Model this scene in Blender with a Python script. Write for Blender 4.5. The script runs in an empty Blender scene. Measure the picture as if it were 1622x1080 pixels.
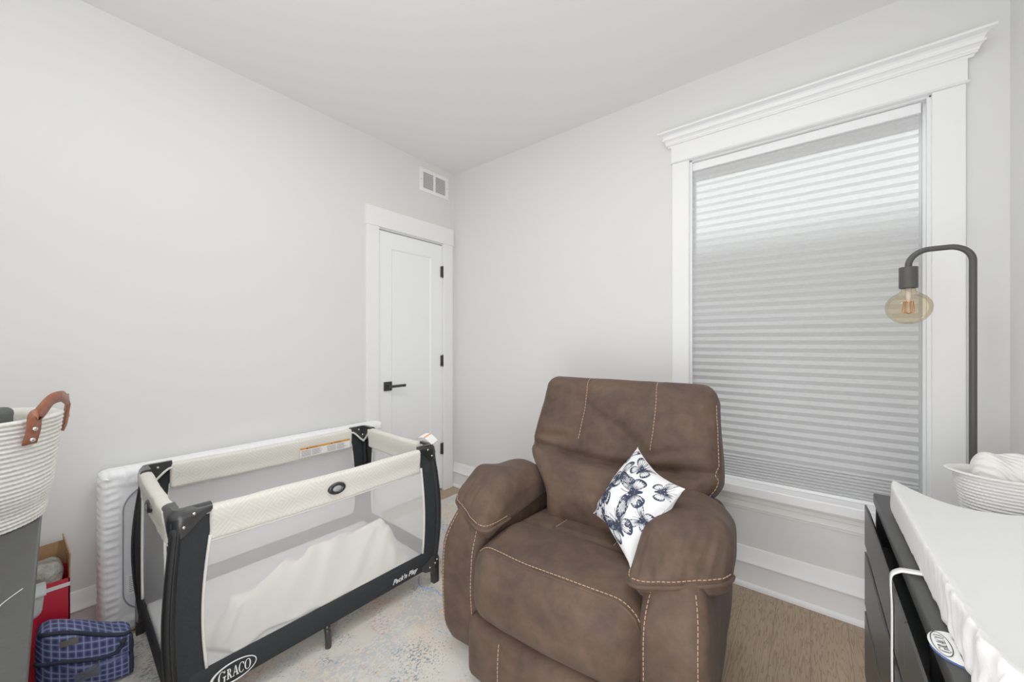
import bpy, bmesh, math, random
from mathutils import Vector, Matrix, noise
from mathutils.bvhtree import BVHTree
random.seed(7)
S = bpy.context.scene
COL = S.collection
PI = math.pi

# ------------------------------------------------------------------ helpers
def link(o, parent=None):
    COL.objects.link(o)
    if parent: o.parent = parent
    return o

def tag(o, label=None, cat=None, group=None, kind=None):
    if label: o['label'] = label
    if cat: o['category'] = cat
    if group: o['group'] = group
    if kind: o['kind'] = kind
    return o

def thing(name, label, cat, loc=(0, 0, 0), rz=0, group=None):
    o = bpy.data.objects.new(name, None)
    o.empty_display_size = .05
    link(o); o.location = loc; o.rotation_euler = (0, 0, rz)
    return tag(o, label, cat, group)

def obj(name, bm, mats, parent=None, smooth=False, angle=None):
    me = bpy.data.meshes.new(name)
    bmesh.ops.recalc_face_normals(bm, faces=bm.faces)
    bm.to_mesh(me); bm.free()
    if not isinstance(mats, (list, tuple)): mats = [mats]
    for m in mats: me.materials.append(m)
    if smooth:
        me.polygons.foreach_set('use_smooth', [True] * len(me.polygons))
        if angle: me.set_sharp_from_angle(angle=math.radians(angle))
    o = bpy.data.objects.new(name, me)
    return link(o, parent)

def struct(name, bm, mats, parent=None, smooth=False, angle=None):
    o = obj(name, bm, mats, parent, smooth, angle)
    if not parent: o['kind'] = 'structure'
    return o

def NB(): return bmesh.new()

def box(bm, x0, x1, y0, y1, z0, z1, mi=0, bev=0, seg=2):
    b = bmesh.new()
    bmesh.ops.create_cube(b, size=1)
    for v in b.verts:
        v.co = Vector((x0 + (v.co.x + .5) * (x1 - x0), y0 + (v.co.y + .5) * (y1 - y0), z0 + (v.co.z + .5) * (z1 - z0)))
    if bev:
        bmesh.ops.bevel(b, geom=b.edges[:], offset=bev, segments=seg, affect='EDGES', profile=.5)
    merge(bm, b, mi)
    return bm

def merge(bm, b, mi=0, M=None):
    vs = [bm.verts.new(M @ v.co if M else v.co) for v in b.verts]
    b.verts.index_update()
    for f in b.faces:
        try:
            g = bm.faces.new([vs[v.index] for v in f.verts]); g.material_index = mi; g.smooth = f.smooth
        except ValueError: pass
    b.free()

def tube(bm, pts, r, seg=10, mi=0, caps=True, closed=False, flat=None):
    """sweep a circle (or ellipse flat=(a,b)) along points; r float or list"""
    pts = [Vector(p) for p in pts]; n = len(pts)
    rings = []; up = None
    for i, p in enumerate(pts):
        if closed: t = pts[(i + 1) % n] - pts[i - 1]
        else: t = pts[min(i + 1, n - 1)] - pts[max(i - 1, 0)]
        t.normalize()
        if up is None:
            up = Vector((0, 0, 1)) if abs(t.z) < .9 else Vector((1, 0, 0))
        u = (up - t * up.dot(t)).normalized(); w = t.cross(u); up = u
        rr = r[i] if isinstance(r, (list, tuple)) else r
        ring = []
        for k in range(seg):
            a = 2 * PI * k / seg
            ring.append(bm.verts.new(p + (u * math.cos(a) + w * math.sin(a)) * rr))
        rings.append(ring)
    m = n if closed else n - 1
    for i in range(m):
        A, B = rings[i], rings[(i + 1) % n]
        for k in range(seg):
            f = bm.faces.new((A[k], A[(k + 1) % seg], B[(k + 1) % seg], B[k])); f.material_index = mi; f.smooth = True
    if caps and not closed:
        for R in (rings[0], rings[-1]):
            f = bm.faces.new(R); f.material_index = mi
    return bm

def lathe(bm, prof, seg=32, c=(0, 0, 0), mi=0, M=None):
    """profile list of (r,z)"""
    rows = []
    for (r, z) in prof:
        row = []
        if r < 1e-6: row = [bm.verts.new((c[0], c[1], c[2] + z))] * seg
        else:
            for k in range(seg):
                a = 2 * PI * k / seg
                row.append(bm.verts.new((c[0] + r * math.cos(a), c[1] + r * math.sin(a), c[2] + z)))
        rows.append(row)
    for A, B in zip(rows, rows[1:]):
        for k in range(seg):
            vs = []
            for v in (A[k], A[(k + 1) % seg], B[(k + 1) % seg], B[k]):
                if v not in vs: vs.append(v)
            if len(vs) > 2:
                try:
                    f = bm.faces.new(vs); f.material_index = mi; f.smooth = True
                except ValueError: pass
    return bm

def cyl(bm, p0, p1, r, seg=16, mi=0):
    return tube(bm, [p0, p1], r, seg, mi)

def rbox(sx, sy, sz, r, nx, ny, nz, f=None):
    """rounded box bmesh, grid subdivided, vertices mapped by f(p, q) (p rounded pos, q in -1..1)"""
    bm = bmesh.new()
    h = Vector((sx / 2, sy / 2, sz / 2)); N = (nx, ny, nz); cache = {}
    def remap(i, n, half):
        # denser samples in the rounded rim
        t = -1 + 2 * i / n
        k = min(.45, r / half)
        a = abs(t)
        rim = .35
        if a < 1 - rim: s = a / (1 - rim) * (1 - k)
        else:
            u = (a - (1 - rim)) / rim
            s = 1 - k + k * math.tan(u * PI / 4)
        return math.copysign(s, t)
    def V(i, j, k):
        key = (i, j, k)
        if key in cache: return cache[key]
        q = Vector((remap(i, nx, h.x), remap(j, ny, h.y), remap(k, nz, h.z)))
        p = Vector((q.x * h.x, q.y * h.y, q.z * h.z))
        inn = Vector([max(min(p[a], h[a] - min(r, h[a] * .999)), -(h[a] - min(r, h[a] * .999))) for a in range(3)])
        d = p - inn
        if d.length > 1e-9:
            rr = Vector([min(r, h[a] * .999) for a in range(3)])
            dn = Vector([d[a] / rr[a] for a in range(3)]).normalized()
            p = inn + Vector([dn[a] * rr[a] for a in range(3)])
        if f: p = f(p, q)
        cache[key] = bm.verts.new(p)
        return cache[key]
    def quad(a, b, c, d):
        g = bm.faces.new((V(*a), V(*b), V(*c), V(*d))); g.smooth = True
    for i in range(nx):
        for j in range(ny):
            for k in (0, nz): quad((i, j, k), (i + 1, j, k), (i + 1, j + 1, k), (i, j + 1, k))
    for i in range(nx):
        for k in range(nz):
            for j in (0, ny): quad((i, j, k), (i + 1, j, k), (i + 1, j, k + 1), (i, j, k + 1))
    for j in range(ny):
        for k in range(nz):
            for i in (0, nx): quad((i, j, k), (i, j + 1, k), (i, j + 1, k + 1), (i, j, k + 1))
    return bm

def G(x, s): return math.exp(-(x / s) ** 2)
def sst(a, b, x):
    t = max(0, min(1, (x - a) / (b - a))); return t * t * (3 - 2 * t)
def nz(p, s=1, seed=0): return noise.noise(Vector((p[0] * s + seed, p[1] * s + seed * 1.7, p[2] * s - seed)))

def resample(pts, step):
    out = [Vector(pts[0])]; acc = 0; pts = [Vector(p) for p in pts]
    for a, b in zip(pts, pts[1:]):
        L = (b - a).length; t = step - acc
        while t <= L:
            out.append(a.lerp(b, t / L)); t += step
        acc = L - (t - step)
    return out

def catmull(P, n=8, closed=False):
    P = [Vector(p) for p in P]; out = []; m = len(P)
    rng = range(m) if closed else range(m - 1)
    for i in rng:
        g = (lambda k: P[k % m]) if closed else (lambda k: P[max(0, min(m - 1, k))])
        p0, p1, p2, p3 = g(i - 1), g(i), g(i + 1), g(i + 2)
        for k in range(n):
            t = k / n
            out.append(.5 * ((2 * p1) + (p2 - p0) * t + (2 * p0 - 5 * p1 + 4 * p2 - p3) * t * t + (3 * p1 - p0 - 3 * p2 + p3) * t ** 3))
    if not closed: out.append(P[-1].copy())
    return out

def dashes(bm, pts, on=.0105, off=.0055, w=.0034, h=.0018, mi=0):
    """row of stitches along a polyline"""
    P = resample(pts, .002); n = len(P); i = 0
    a = int(on / .002); b = int(off / .002)
    while i + a < n:
        tube(bm, [P[i], P[i + a // 2], P[i + a]], w / 2, 5, mi); i += a + b
    return bm

def project(bvh, pts, d, lift=.001):
    out = []
    d = Vector(d).normalized()
    for p in pts:
        p = Vector(p); hit = bvh.ray_cast(p - d * .4, d)
        if hit[0] is not None: out.append(hit[0] + hit[1] * (lift if hit[1].dot(d) < 0 else -lift))
    return out

def stitch_row(parent, pts, w=.0026):
    if len(pts) < 4: return
    b = NB(); dashes(b, pts, w=w)
    o = obj('stitching', b, M['stitch'], parent, True); o['label'] = 'tan contrast stitching'
    return o

# ------------------------------------------------------------------ materials
def lin(c):
    f = lambda v: v / 12.92 if v <= .04045 else ((v + .055) / 1.055) ** 2.4
    return (f(c[0] / 255), f(c[1] / 255), f(c[2] / 255), 1)

class Nodes:
    def __init__(s, name):
        s.m = bpy.data.materials.new(name); s.m.use_nodes = True
        s.t = s.m.node_tree; s.b = s.t.nodes['Principled BSDF']; s.out = s.t.nodes['Material Output']
    def n(s, typ, **kw):
        d = s.t.nodes.new(typ)
        for k, v in kw.items():
            if k.startswith('i_'): d.inputs[k[2:].replace('_', ' ')].default_value = v
            else: setattr(d, k, v)
        return d
    def l(s, a, b): s.t.links.new(a, b)
    def coord(s, kind='Object', scale=None, rot=None):
        c = s.n('ShaderNodeTexCoord'); o = c.outputs[kind]
        if scale or rot:
            mp = s.n('ShaderNodeMapping')
            if scale: mp.inputs['Scale'].default_value = scale
            if rot: mp.inputs['Rotation'].default_value = rot
            s.l(o, mp.inputs['Vector']); o = mp.outputs['Vector']
        return o
    def noise(s, vec, scale, detail=4, rough=.55):
        t = s.n('ShaderNodeTexNoise'); t.inputs['Scale'].default_value = scale
        t.inputs['Detail'].default_value = detail; t.inputs['Roughness'].default_value = rough
        s.l(vec, t.inputs['Vector']); return t.outputs['Fac']
    def ramp(s, fac, stops, interp='LINEAR'):
        r = s.n('ShaderNodeValToRGB'); r.color_ramp.interpolation = interp
        e = r.color_ramp.elements
        while len(e) < len(stops): e.new(.5)
        for k, (p, c) in enumerate(stops): e[k].position = p; e[k].color = c if len(c) == 4 else lin(c)
        s.l(fac, r.inputs['Fac']); return r.outputs['Color']
    def mix(s, fac, a, b, typ='MIX'):
        m = s.n('ShaderNodeMix', data_type='RGBA', blend_type=typ)
        for sock, v in ((m.inputs[0], fac), (m.inputs[6], a), (m.inputs[7], b)):
            if hasattr(v, 'is_output'): s.l(v, sock)
            else: sock.default_value = v
        return m.outputs[2]
    def math(s, op, a, b=None, c=None):
        m = s.n('ShaderNodeMath', operation=op)
        for i, v in enumerate((a, b, c)):
            if v is None: continue
            if hasattr(v, 'is_output'): s.l(v, m.inputs[i])
            else: m.inputs[i].default_value = v
        return m.outputs[0]
    def bump(s, h, strength=.2, dist=.01):
        b = s.n('ShaderNodeBump'); b.inputs['Strength'].default_value = strength; b.inputs['Distance'].default_value = dist
        s.l(h, b.inputs['Height']); s.l(b.outputs['Normal'], s.b.inputs['Normal']); return b

def plain(name, rgb, rough=.5, spec=.3, metal=0, bump=None, var=None):
    N = Nodes(name); b = N.b
    b.inputs['Base Color'].default_value = lin(rgb); b.inputs['Roughness'].default_value = rough
    b.inputs['Specular IOR Level'].default_value = spec; b.inputs['Metallic'].default_value = metal
    if var:
        v = N.noise(N.coord(), var[0])
        c1 = tuple(max(0, x - var[1]) for x in rgb); c2 = tuple(min(255, x + var[1]) for x in rgb)
        N.l(N.ramp(v, [(.3, c1), (.7, c2)]), b.inputs['Base Color'])
    if bump: N.bump(N.noise(N.coord(), bump[0], 6), bump[1], bump[2])
    return N.m

M = {}
M['wall'] = plain('wall_paint', (222, 222, 220), .75, .2, bump=(180, .04, .002))
M['ceil'] = plain('ceiling_paint', (232, 232, 231), .85, .1, bump=(150, .04, .002))
M['panelgrey'] = plain('apron_paint', (248, 247, 243), .6, .25)
M['trim'] = plain('trim_paint', (241, 241, 243), .4, .35)
M['door'] = plain('door_paint', (245, 246, 248), .45, .35)
M['black'] = plain('black_metal', (38, 38, 38), .45, .4)
M['lampmetal'] = plain('lamp_black_metal', (62, 61, 59), .5, .4, bump=(900, .05, .001))
M['plastic'] = plain('black_plastic', (30, 31, 33), .3, .5)
M['fabric_dark'] = plain('charcoal_fabric', (34, 37, 40), .85, .2, bump=(700, .35, .001), var=(300, 5))
M['tube_dark'] = plain('black_piping', (20, 21, 22), .6, .3)
M['white'] = plain('white_plastic', (236, 236, 234), .5, .3)
M['piping'] = plain('white_piping', (228, 226, 220), .8, .1)
M['paper'] = plain('label_paper', (238, 238, 238), .7, .1)
M['orange'] = plain('label_orange', (224, 146, 52), .7, .1)
M['ink'] = plain('label_ink', (120, 122, 128), .7, .1)
M['dark_ink'] = plain('label_dark_ink', (40, 36, 30), .7, .1)
M['grey_badge'] = plain('grey_badge', (150, 152, 153), .35, .5)
M['chrome'] = plain('rivet_metal', (205, 205, 205), .25, .5, .9)
M['gap'] = plain('dark_gap', (22, 22, 22), .9, .05)
M['sheet'] = plain('white_sheet', (249, 249, 252), .85, .15, bump=(420, .1, .001))
M['mat_back'] = plain('grey_mattress_underside', (228, 229, 233), .8, .15, bump=(300, .1, .001))
M['pad_white'] = plain('white_pad', (230, 230, 229), .85, .1, bump=(500, .12, .001))
M['blanket'] = plain('cream_fleece', (243, 238, 228), .95, .05, bump=(350, .3, .003))
M['stitch'] = plain('tan_thread', (186, 150, 124), .8, .1)
M['cordblue'] = plain('pale_blue_cord', (150, 168, 214), .6, .2)
M['welt'] = plain('pale_welt', (132, 104, 86), .7, .2)  # paler than the leather so the cross seam reads
M['pad_grey'] = plain('pale_grey_pad', (206, 206, 205), .85, .1, bump=(500, .12, .001))
M['lash'] = plain('slate_patch', (96, 104, 124), .7, .2)
M['navy'] = plain('navy_binding', (40, 46, 62), .75, .2, bump=(600, .2, .001))
M['redcard'] = plain('red_card', (190, 24, 46), .45, .4)
M['kraft'] = plain('kraft_card', (160, 122, 86), .8, .1, var=(20, 8))
M['cardedge'] = plain('card_print', (226, 224, 222), .6, .2)
M['leather_patch'] = plain('brown_patch', (96, 90, 84), .6, .3)
M['grey_cloth'] = plain('dark_grey_cloth', (84, 86, 85), .85, .15, bump=(300, .2, .002))
M['blue'] = plain('blue_trim', (70, 90, 150), .5, .3)
M['dresser_in'] = plain('dresser_recess', (34, 34, 35), .7, .2)
M['red'] = plain('red_cloth', (170, 40, 60), .8, .1)
M['brick'] = plain('neighbour_wall', (70, 68, 66), .9, .1)

def dresser_mat():
    N = Nodes('black_brown_laminate'); b = N.b
    v = N.noise(N.coord('Object', (30, 2, 30)), 6, 6)
    N.l(N.ramp(v, [(.3, (42, 43, 43)), (.75, (52, 53, 52))]), b.inputs['Base Color'])
    b.inputs['Roughness'].default_value = .42; b.inputs['Specular IOR Level'].default_value = .45
    N.bump(N.noise(N.coord('Object', (1, 1, 1)), 900, 2), .06, .001)
    return N.m
M['dresser'] = dresser_mat()

def leather_mat():
    N = Nodes('brown_suede_leather'); b = N.b; c = N.coord()
    big = N.noise(c, 5.5, 5, .6); mid = N.noise(c, 24, 4, .6); fine = N.noise(c, 420, 3, .6)
    base = N.ramp(big, [(.28, (45, 31, 23)), (.5, (70, 51, 40)), (.75, (96, 73, 58))])
    col = N.mix(.35, base, N.ramp(mid, [(.3, (50, 35, 27)), (.7, (90, 68, 54))]))
    N.l(col, b.inputs['Base Color'])
    b.inputs['Roughness'].default_value = .72; b.inputs['Specular IOR Level'].default_value = .28
    b.inputs['Sheen Weight'].default_value = .03
    b.inputs['Sheen Roughness'].default_value = .5
    h = N.math('ADD', N.math('MULTIPLY', fine, .3), N.math('MULTIPLY', mid, 1.2))
    N.bump(h, .22, .004)
    return N.m
M['leather'] = leather_mat()
M['strap_leather'] = plain('tan_leather', (140, 78, 52), .5, .4, bump=(160, .2, .002), var=(40, 14))

def wood_mat():
    N = Nodes('oak_planks'); b = N.b
    c = N.coord()
    # planks run along y, joints made with a brick texture turned a quarter
    mp = N.n('ShaderNodeMapping'); mp.inputs['Rotation'].default_value = (0, 0, PI / 2); N.l(c, mp.inputs['Vector'])
    br = N.n('ShaderNodeTexBrick'); N.l(mp.outputs['Vector'], br.inputs['Vector'])
    br.inputs['Scale'].default_value = 1; br.inputs['Brick Width'].default_value = 1.1; br.inputs['Row Height'].default_value = .127
    br.inputs['Mortar Size'].default_value = .0012; br.inputs['Mortar Smooth'].default_value = .3
    br.offset = .37
    br.inputs['Color1'].default_value = (0, 0, 0, 1); br.inputs['Color2'].default_value = (1, 1, 1, 1); br.inputs['Mortar'].default_value = (.5, .5, .5, 1)
    off = N.n('ShaderNodeVectorMath', operation='MULTIPLY_ADD')
    N.l(br.outputs['Color'], off.inputs[0]); off.inputs[1].default_value = (3.1, 5.7, 0); N.l(c, off.inputs[2])
    st = N.n('ShaderNodeMapping'); st.inputs['Scale'].default_value = (9, .8, 1); N.l(off.outputs[0], st.inputs['Vector'])
    g = N.noise(st.outputs['Vector'], 3.2, 3, .5)
    rings = N.math('FRACT', N.math('MULTIPLY', g, 13))
    lines = N.math('SUBTRACT', 1, N.math('ABSOLUTE', N.math('SUBTRACT', N.math('MULTIPLY', rings, 2), 1)))
    st2 = N.n('ShaderNodeMapping'); st2.inputs['Scale'].default_value = (150, 3, 1); N.l(off.outputs[0], st2.inputs['Vector'])
    fine = N.noise(st2.outputs['Vector'], 1.2, 5, .7)
    base = N.ramp(N.noise(off.outputs[0], 1.6, 3), [(.3, (164, 142, 118)), (.5, (180, 155, 128)), (.72, (192, 166, 136))])
    tone = N.ramp(br.outputs['Color'], [(0, (160, 140, 118)), (1, (194, 168, 138))])
    col = N.mix(.4, base, tone)
    col = N.mix(N.math('MULTIPLY', N.math('POWER', lines, 3), .75), col, lin((108, 86, 64)))
    col = N.mix(N.math('MULTIPLY', fine, .55), col, lin((134, 110, 84)))
    col = N.mix(N.math('MULTIPLY', br.outputs['Fac'], .7), col, lin((100, 84, 68)))
    N.l(col, b.inputs['Base Color'])
    b.inputs['Roughness'].default_value = .5; b.inputs['Specular IOR Level'].default_value = .3
    N.bump(N.math('SUBTRACT', fine, br.outputs['Fac']), .12, .002)
    return N.m
M['wood'] = wood_mat()

def rug_mat():
    N = Nodes('distressed_rug'); b = N.b; c = N.coord()
    base = N.ramp(N.noise(c, 3.2, 4, .6), [(.3, (206, 205, 200)), (.45, (216, 211, 200)), (.56, (220, 204, 188)), (.7, (203, 206, 206))])
    def patch(col, scale, seed, lo, hi, fs, fl, amt, base):
        mp = N.n('ShaderNodeMapping'); mp.inputs['Location'].default_value = (seed, seed * .7, 0); N.l(c, mp.inputs['Vector'])
        big = N.noise(mp.outputs['Vector'], scale, 3, .6)
        m1 = N.n('ShaderNodeMapRange'); m1.inputs['From Min'].default_value = lo; m1.inputs['From Max'].default_value = hi; N.l(big, m1.inputs['Value'])
        st = N.n('ShaderNodeMapping'); st.inputs['Scale'].default_value = (1.25, .8, 1); st.inputs['Location'].default_value = (seed * 3, 0, 0); N.l(c, st.inputs['Vector'])
        fn = N.noise(st.outputs['Vector'], fs, 2, .6)
        m2 = N.n('ShaderNodeMapRange'); m2.inputs['From Min'].default_value = fl; m2.inputs['From Max'].default_value = fl + .05; N.l(fn, m2.inputs['Value'])
        f = N.math('MULTIPLY', N.math('MULTIPLY', m1.outputs[0], m2.outputs[0]), amt)
        return N.mix(f, base, lin(col))
    col = patch((196, 142, 128), 5, 3.1, .52, .64, 95, .53, .85, base)
    col = patch((112, 130, 146), 4.2, 9.4, .52, .62, 100, .52, .9, col)
    col = patch((206, 176, 140), 4.6, 5.2, .55, .66, 60, .48, .6, col)
    col = patch((82, 84, 84), 3.4, 14.2, .46, .62, 120, .6, .9, col)
    col = patch((168, 180, 190), 2.6, 21.5, .5, .62, 70, .45, .6, col)
    pile = N.noise(c, 260, 3, .7)
    col = N.mix(N.math('MULTIPLY', pile, .25), col, lin((176, 170, 160)))
    N.l(col, b.inputs['Base Color']); b.inputs['Roughness'].default_value = .95; b.inputs['Specular IOR Level'].default_value = .05
    N.bump(pile, .5, .004)
    return N.m
M['rug'] = rug_mat()

def diamond_mat():
    """cream rail fabric with nested tone-on-tone diamonds"""
    N = Nodes('cream_diamond_fabric'); b = N.b; c = N.coord()
    sep = N.n('ShaderNodeSeparateXYZ'); N.l(c, sep.inputs[0])
    h = N.math('ADD', sep.outputs['X'], sep.outputs['Y'])
    def tri(v, per):
        fr = N.math('FRACT', N.math('DIVIDE', v, per))
        return N.math('MULTIPLY', N.math('ABSOLUTE', N.math('SUBTRACT', fr, .5)), 2)
    d = N.math('ADD', tri(h, .10), tri(N.math('ADD', sep.outputs['Z'], .005), .10))
    rings = N.math('FRACT', N.math('MULTIPLY', d, 3))
    line = N.math('LESS_THAN', rings, .32)
    jit = N.noise(c, 60, 2)
    f = N.math('MULTIPLY', N.math('MULTIPLY', line, .6), N.math('GREATER_THAN', jit, .33))
    col = N.mix(f, lin((222, 218, 208)), lin((236, 234, 228)))
    N.l(col, b.inputs['Base Color']); b.inputs['Roughness'].default_value = .8; b.inputs['Specular IOR Level'].default_value = .15
    N.bump(N.math('ADD', N.noise(c, 500, 2), N.noise(c, 14, 3)), .25, .004)
    return N.m
M['rail'] = diamond_mat()

def mesh_mat():
    N = Nodes('sheer_net'); b = N.b
    b.inputs['Base Color'].default_value = lin((238, 237, 238)); b.inputs['Roughness'].default_value = .9
    b.inputs['Specular IOR Level'].default_value = .05
    tr = N.n('ShaderNodeBsdfTransparent'); mx = N.n('ShaderNodeMixShader'); mx.inputs[0].default_value = .40
    N.l(tr.outputs[0], mx.inputs[1]); N.l(b.outputs[0], mx.inputs[2]); N.l(mx.outputs[0], N.out.inputs['Surface'])
    return N.m
M['net'] = mesh_mat()

def shade_mat():
    N = Nodes('cellular_shade_fabric'); c = N.coord()
    b = N.b; b.inputs['Roughness'].default_value = .9; b.inputs['Specular IOR Level'].default_value = .05
    fib = N.noise(N.coord('Object', (1, 1, 2.5)), 45, 5, .65)
    col = N.ramp(fib, [(.3, (212, 212, 213)), (.7, (224, 224, 225))])
    N.l(col, b.inputs['Base Color'])
    t = N.n('ShaderNodeBsdfTranslucent'); N.l(col, t.inputs['Color'])
    mx = N.n('ShaderNodeMixShader'); mx.inputs[0].default_value = .35
    N.l(b.outputs[0], mx.inputs[1]); N.l(t.outputs[0], mx.inputs[2]); N.l(mx.outputs[0], N.out.inputs['Surface'])
    return N.m
M['shade'] = shade_mat()

def glass_mat(name, rgb, rough=.02, alpha=None):
    N = Nodes(name); b = N.b
    tr = N.n('ShaderNodeBsdfTransparent'); tr.inputs['Color'].default_value = lin(rgb)
    gl = N.n('ShaderNodeBsdfGlossy'); gl.inputs['Roughness'].default_value = rough
    fr = N.n('ShaderNodeLayerWeight'); fr.inputs['Blend'].default_value = .18
    ff = N.math('MULTIPLY', fr.outputs['Fresnel'], .55)
    mx = N.n('ShaderNodeMixShader'); N.l(ff, mx.inputs[0]); N.l(tr.outputs[0], mx.inputs[1]); N.l(gl.outputs[0], mx.inputs[2])
    N.l(mx.outputs[0], N.out.inputs['Surface'])
    N.t.nodes.remove(b)
    return N.m
M['glass'] = glass_mat('window_glass', (238, 242, 240))
M['amber'] = glass_mat('amber_bulb_glass', (246, 238, 220), .03)

def emit(name, rgb, s):
    N = Nodes(name); b = N.b
    b.inputs['Base Color'].default_value = lin(rgb); b.inputs['Emission Color'].default_value = lin(rgb); b.inputs['Emission Strength'].default_value = s
    return N.m
M['filament'] = plain('filament', (214, 132, 50), .4, .4)
M['dome'] = emit('lit_dome', (255, 250, 242), 6)

def rope_mat(name, rgb):
    N = Nodes(name); b = N.b; c = N.coord()
    v = N.noise(c, 60, 4)
    N.l(N.ramp(v, [(.3, tuple(x - 8 for x in rgb)), (.7, rgb)]), b.inputs['Base Color'])
    b.inputs['Roughness'].default_value = .9; b.inputs['Specular IOR Level'].default_value = .1
    N.bump(N.noise(c, 400, 3), .25, .002)
    return N.m
M['rope'] = rope_mat('cream_rope', (232, 230, 223))
M['rope_white'] = rope_mat('white_rope', (231, 230, 227))

def knit_mat():
    N = Nodes('white_knit'); b = N.b; c = N.coord()
    b.inputs['Base Color'].default_value = lin((236, 235, 231)); b.inputs['Roughness'].default_value = .95
    w = N.n('ShaderNodeTexWave', wave_type='BANDS', bands_direction='DIAGONAL'); w.inputs['Scale'].default_value = 26; w.inputs['Distortion'].default_value = 3; w.inputs['Detail'].default_value = 2
    N.l(c, w.inputs['Vector'])
    N.bump(w.outputs['Fac'], .5, .006)
    return N.m
M['knit'] = knit_mat()

def plaid_mat():
    N = Nodes('navy_check_fabric'); b = N.b; c = N.coord()
    sep = N.n('ShaderNodeSeparateXYZ'); N.l(c, sep.inputs[0])
    def band(v, per, lo):
        fr = N.math('FRACT', N.math('DIVIDE', v, per))
        return N.math('LESS_THAN', N.math('ABSOLUTE', N.math('SUBTRACT', fr, .5)), lo)
    hz = N.math('ADD', sep.outputs['Z'], N.math('MULTIPLY', sep.outputs['X'], .6))
    a1 = band(sep.outputs['Y'], .018, .1); a2 = band(hz, .018, .1)
    b1 = band(sep.outputs['Y'], .018, .3); b2 = band(hz, .018, .3)
    col = N.mix(N.math('MULTIPLY', b1, .5), lin((38, 44, 84)), lin((72, 84, 140)))
    col = N.mix(N.math('MULTIPLY', b2, .5), col, lin((72, 84, 140)))
    col = N.mix(N.math('MULTIPLY', a1, .55), col, lin((150, 160, 205)))
    col = N.mix(N.math('MULTIPLY', a2, .55), col, lin((150, 160, 205)))
    N.l(col, b.inputs['Base Color']); b.inputs['Roughness'].default_value = .75
    N.bump(N.noise(c, 600, 2), .15, .001)
    return N.m
M['plaid'] = plaid_mat()
M['pillow_white'] = plain('white_cotton', (236, 236, 238), .8, .15, bump=(600, .1, .001))
M['pillow_ink'] = plain('navy_ink', (44, 50, 68), .85, .1)
M['pillow_grey'] = plain('grey_ink', (142, 148, 162), .85, .1)

def frosted():
    N = Nodes('frosted_plastic'); b = N.b
    b.inputs['Base Color'].default_value = lin((222, 226, 228)); b.inputs['Roughness'].default_value = .35
    tr = N.n('ShaderNodeBsdfTranslucent'); tr.inputs['Color'].default_value = lin((222, 226, 228))
    mx = N.n('ShaderNodeMixShader'); mx.inputs[0].default_value = .35
    N.l(b.outputs[0], mx.inputs[1]); N.l(tr.outputs[0], mx.inputs[2]); N.l(mx.outputs[0], N.out.inputs['Surface'])
    return N.m
M['frost'] = frosted()
M['filmbag'] = plain('clear_film_pack', (160, 160, 148), .28, .6, bump=(40, 1, .03), var=(22, 40))

# ------------------------------------------------------------------ lettering
_font_tmp = {}
def text_mesh(s, size=1, shear=0, bold=0):
    cu = bpy.data.curves.new('lettering', 'FONT'); cu.body = s; cu.size = size; cu.shear = shear
    cu.align_x = 'CENTER'; cu.align_y = 'CENTER'; cu.resolution_u = 3; cu.offset = bold
    o = bpy.data.objects.new('lettering', cu); COL.objects.link(o)
    dg = bpy.context.evaluated_depsgraph_get(); dg.update()
    me = bpy.data.meshes.new_from_object(o.evaluated_get(dg))
    b = bmesh.new(); b.from_mesh(me)
    bpy.data.objects.remove(o); bpy.data.curves.remove(cu); bpy.data.meshes.remove(me)
    return b

def frame(o, right, up):
    r = Vector(right).normalized(); u = Vector(up); u = (u - r * u.dot(r)).normalized(); n = r.cross(u)
    m = Matrix((r, u, n)).transposed().to_4x4(); m.translation = Vector(o); return m

def quad_strip(bm, L, R, mi=0):
    A = [bm.verts.new((*p, 0)) for p in L]; B = [bm.verts.new((*p, 0)) for p in R]
    for i in range(len(A) - 1):
        f = bm.faces.new((A[i], A[i + 1], B[i + 1], B[i])); f.material_index = mi

def poly2(bm, pts, mi=0):
    try:
        f = bm.faces.new([bm.verts.new((p[0], p[1], 0)) for p in pts]); f.material_index = mi
    except ValueError: pass

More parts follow.
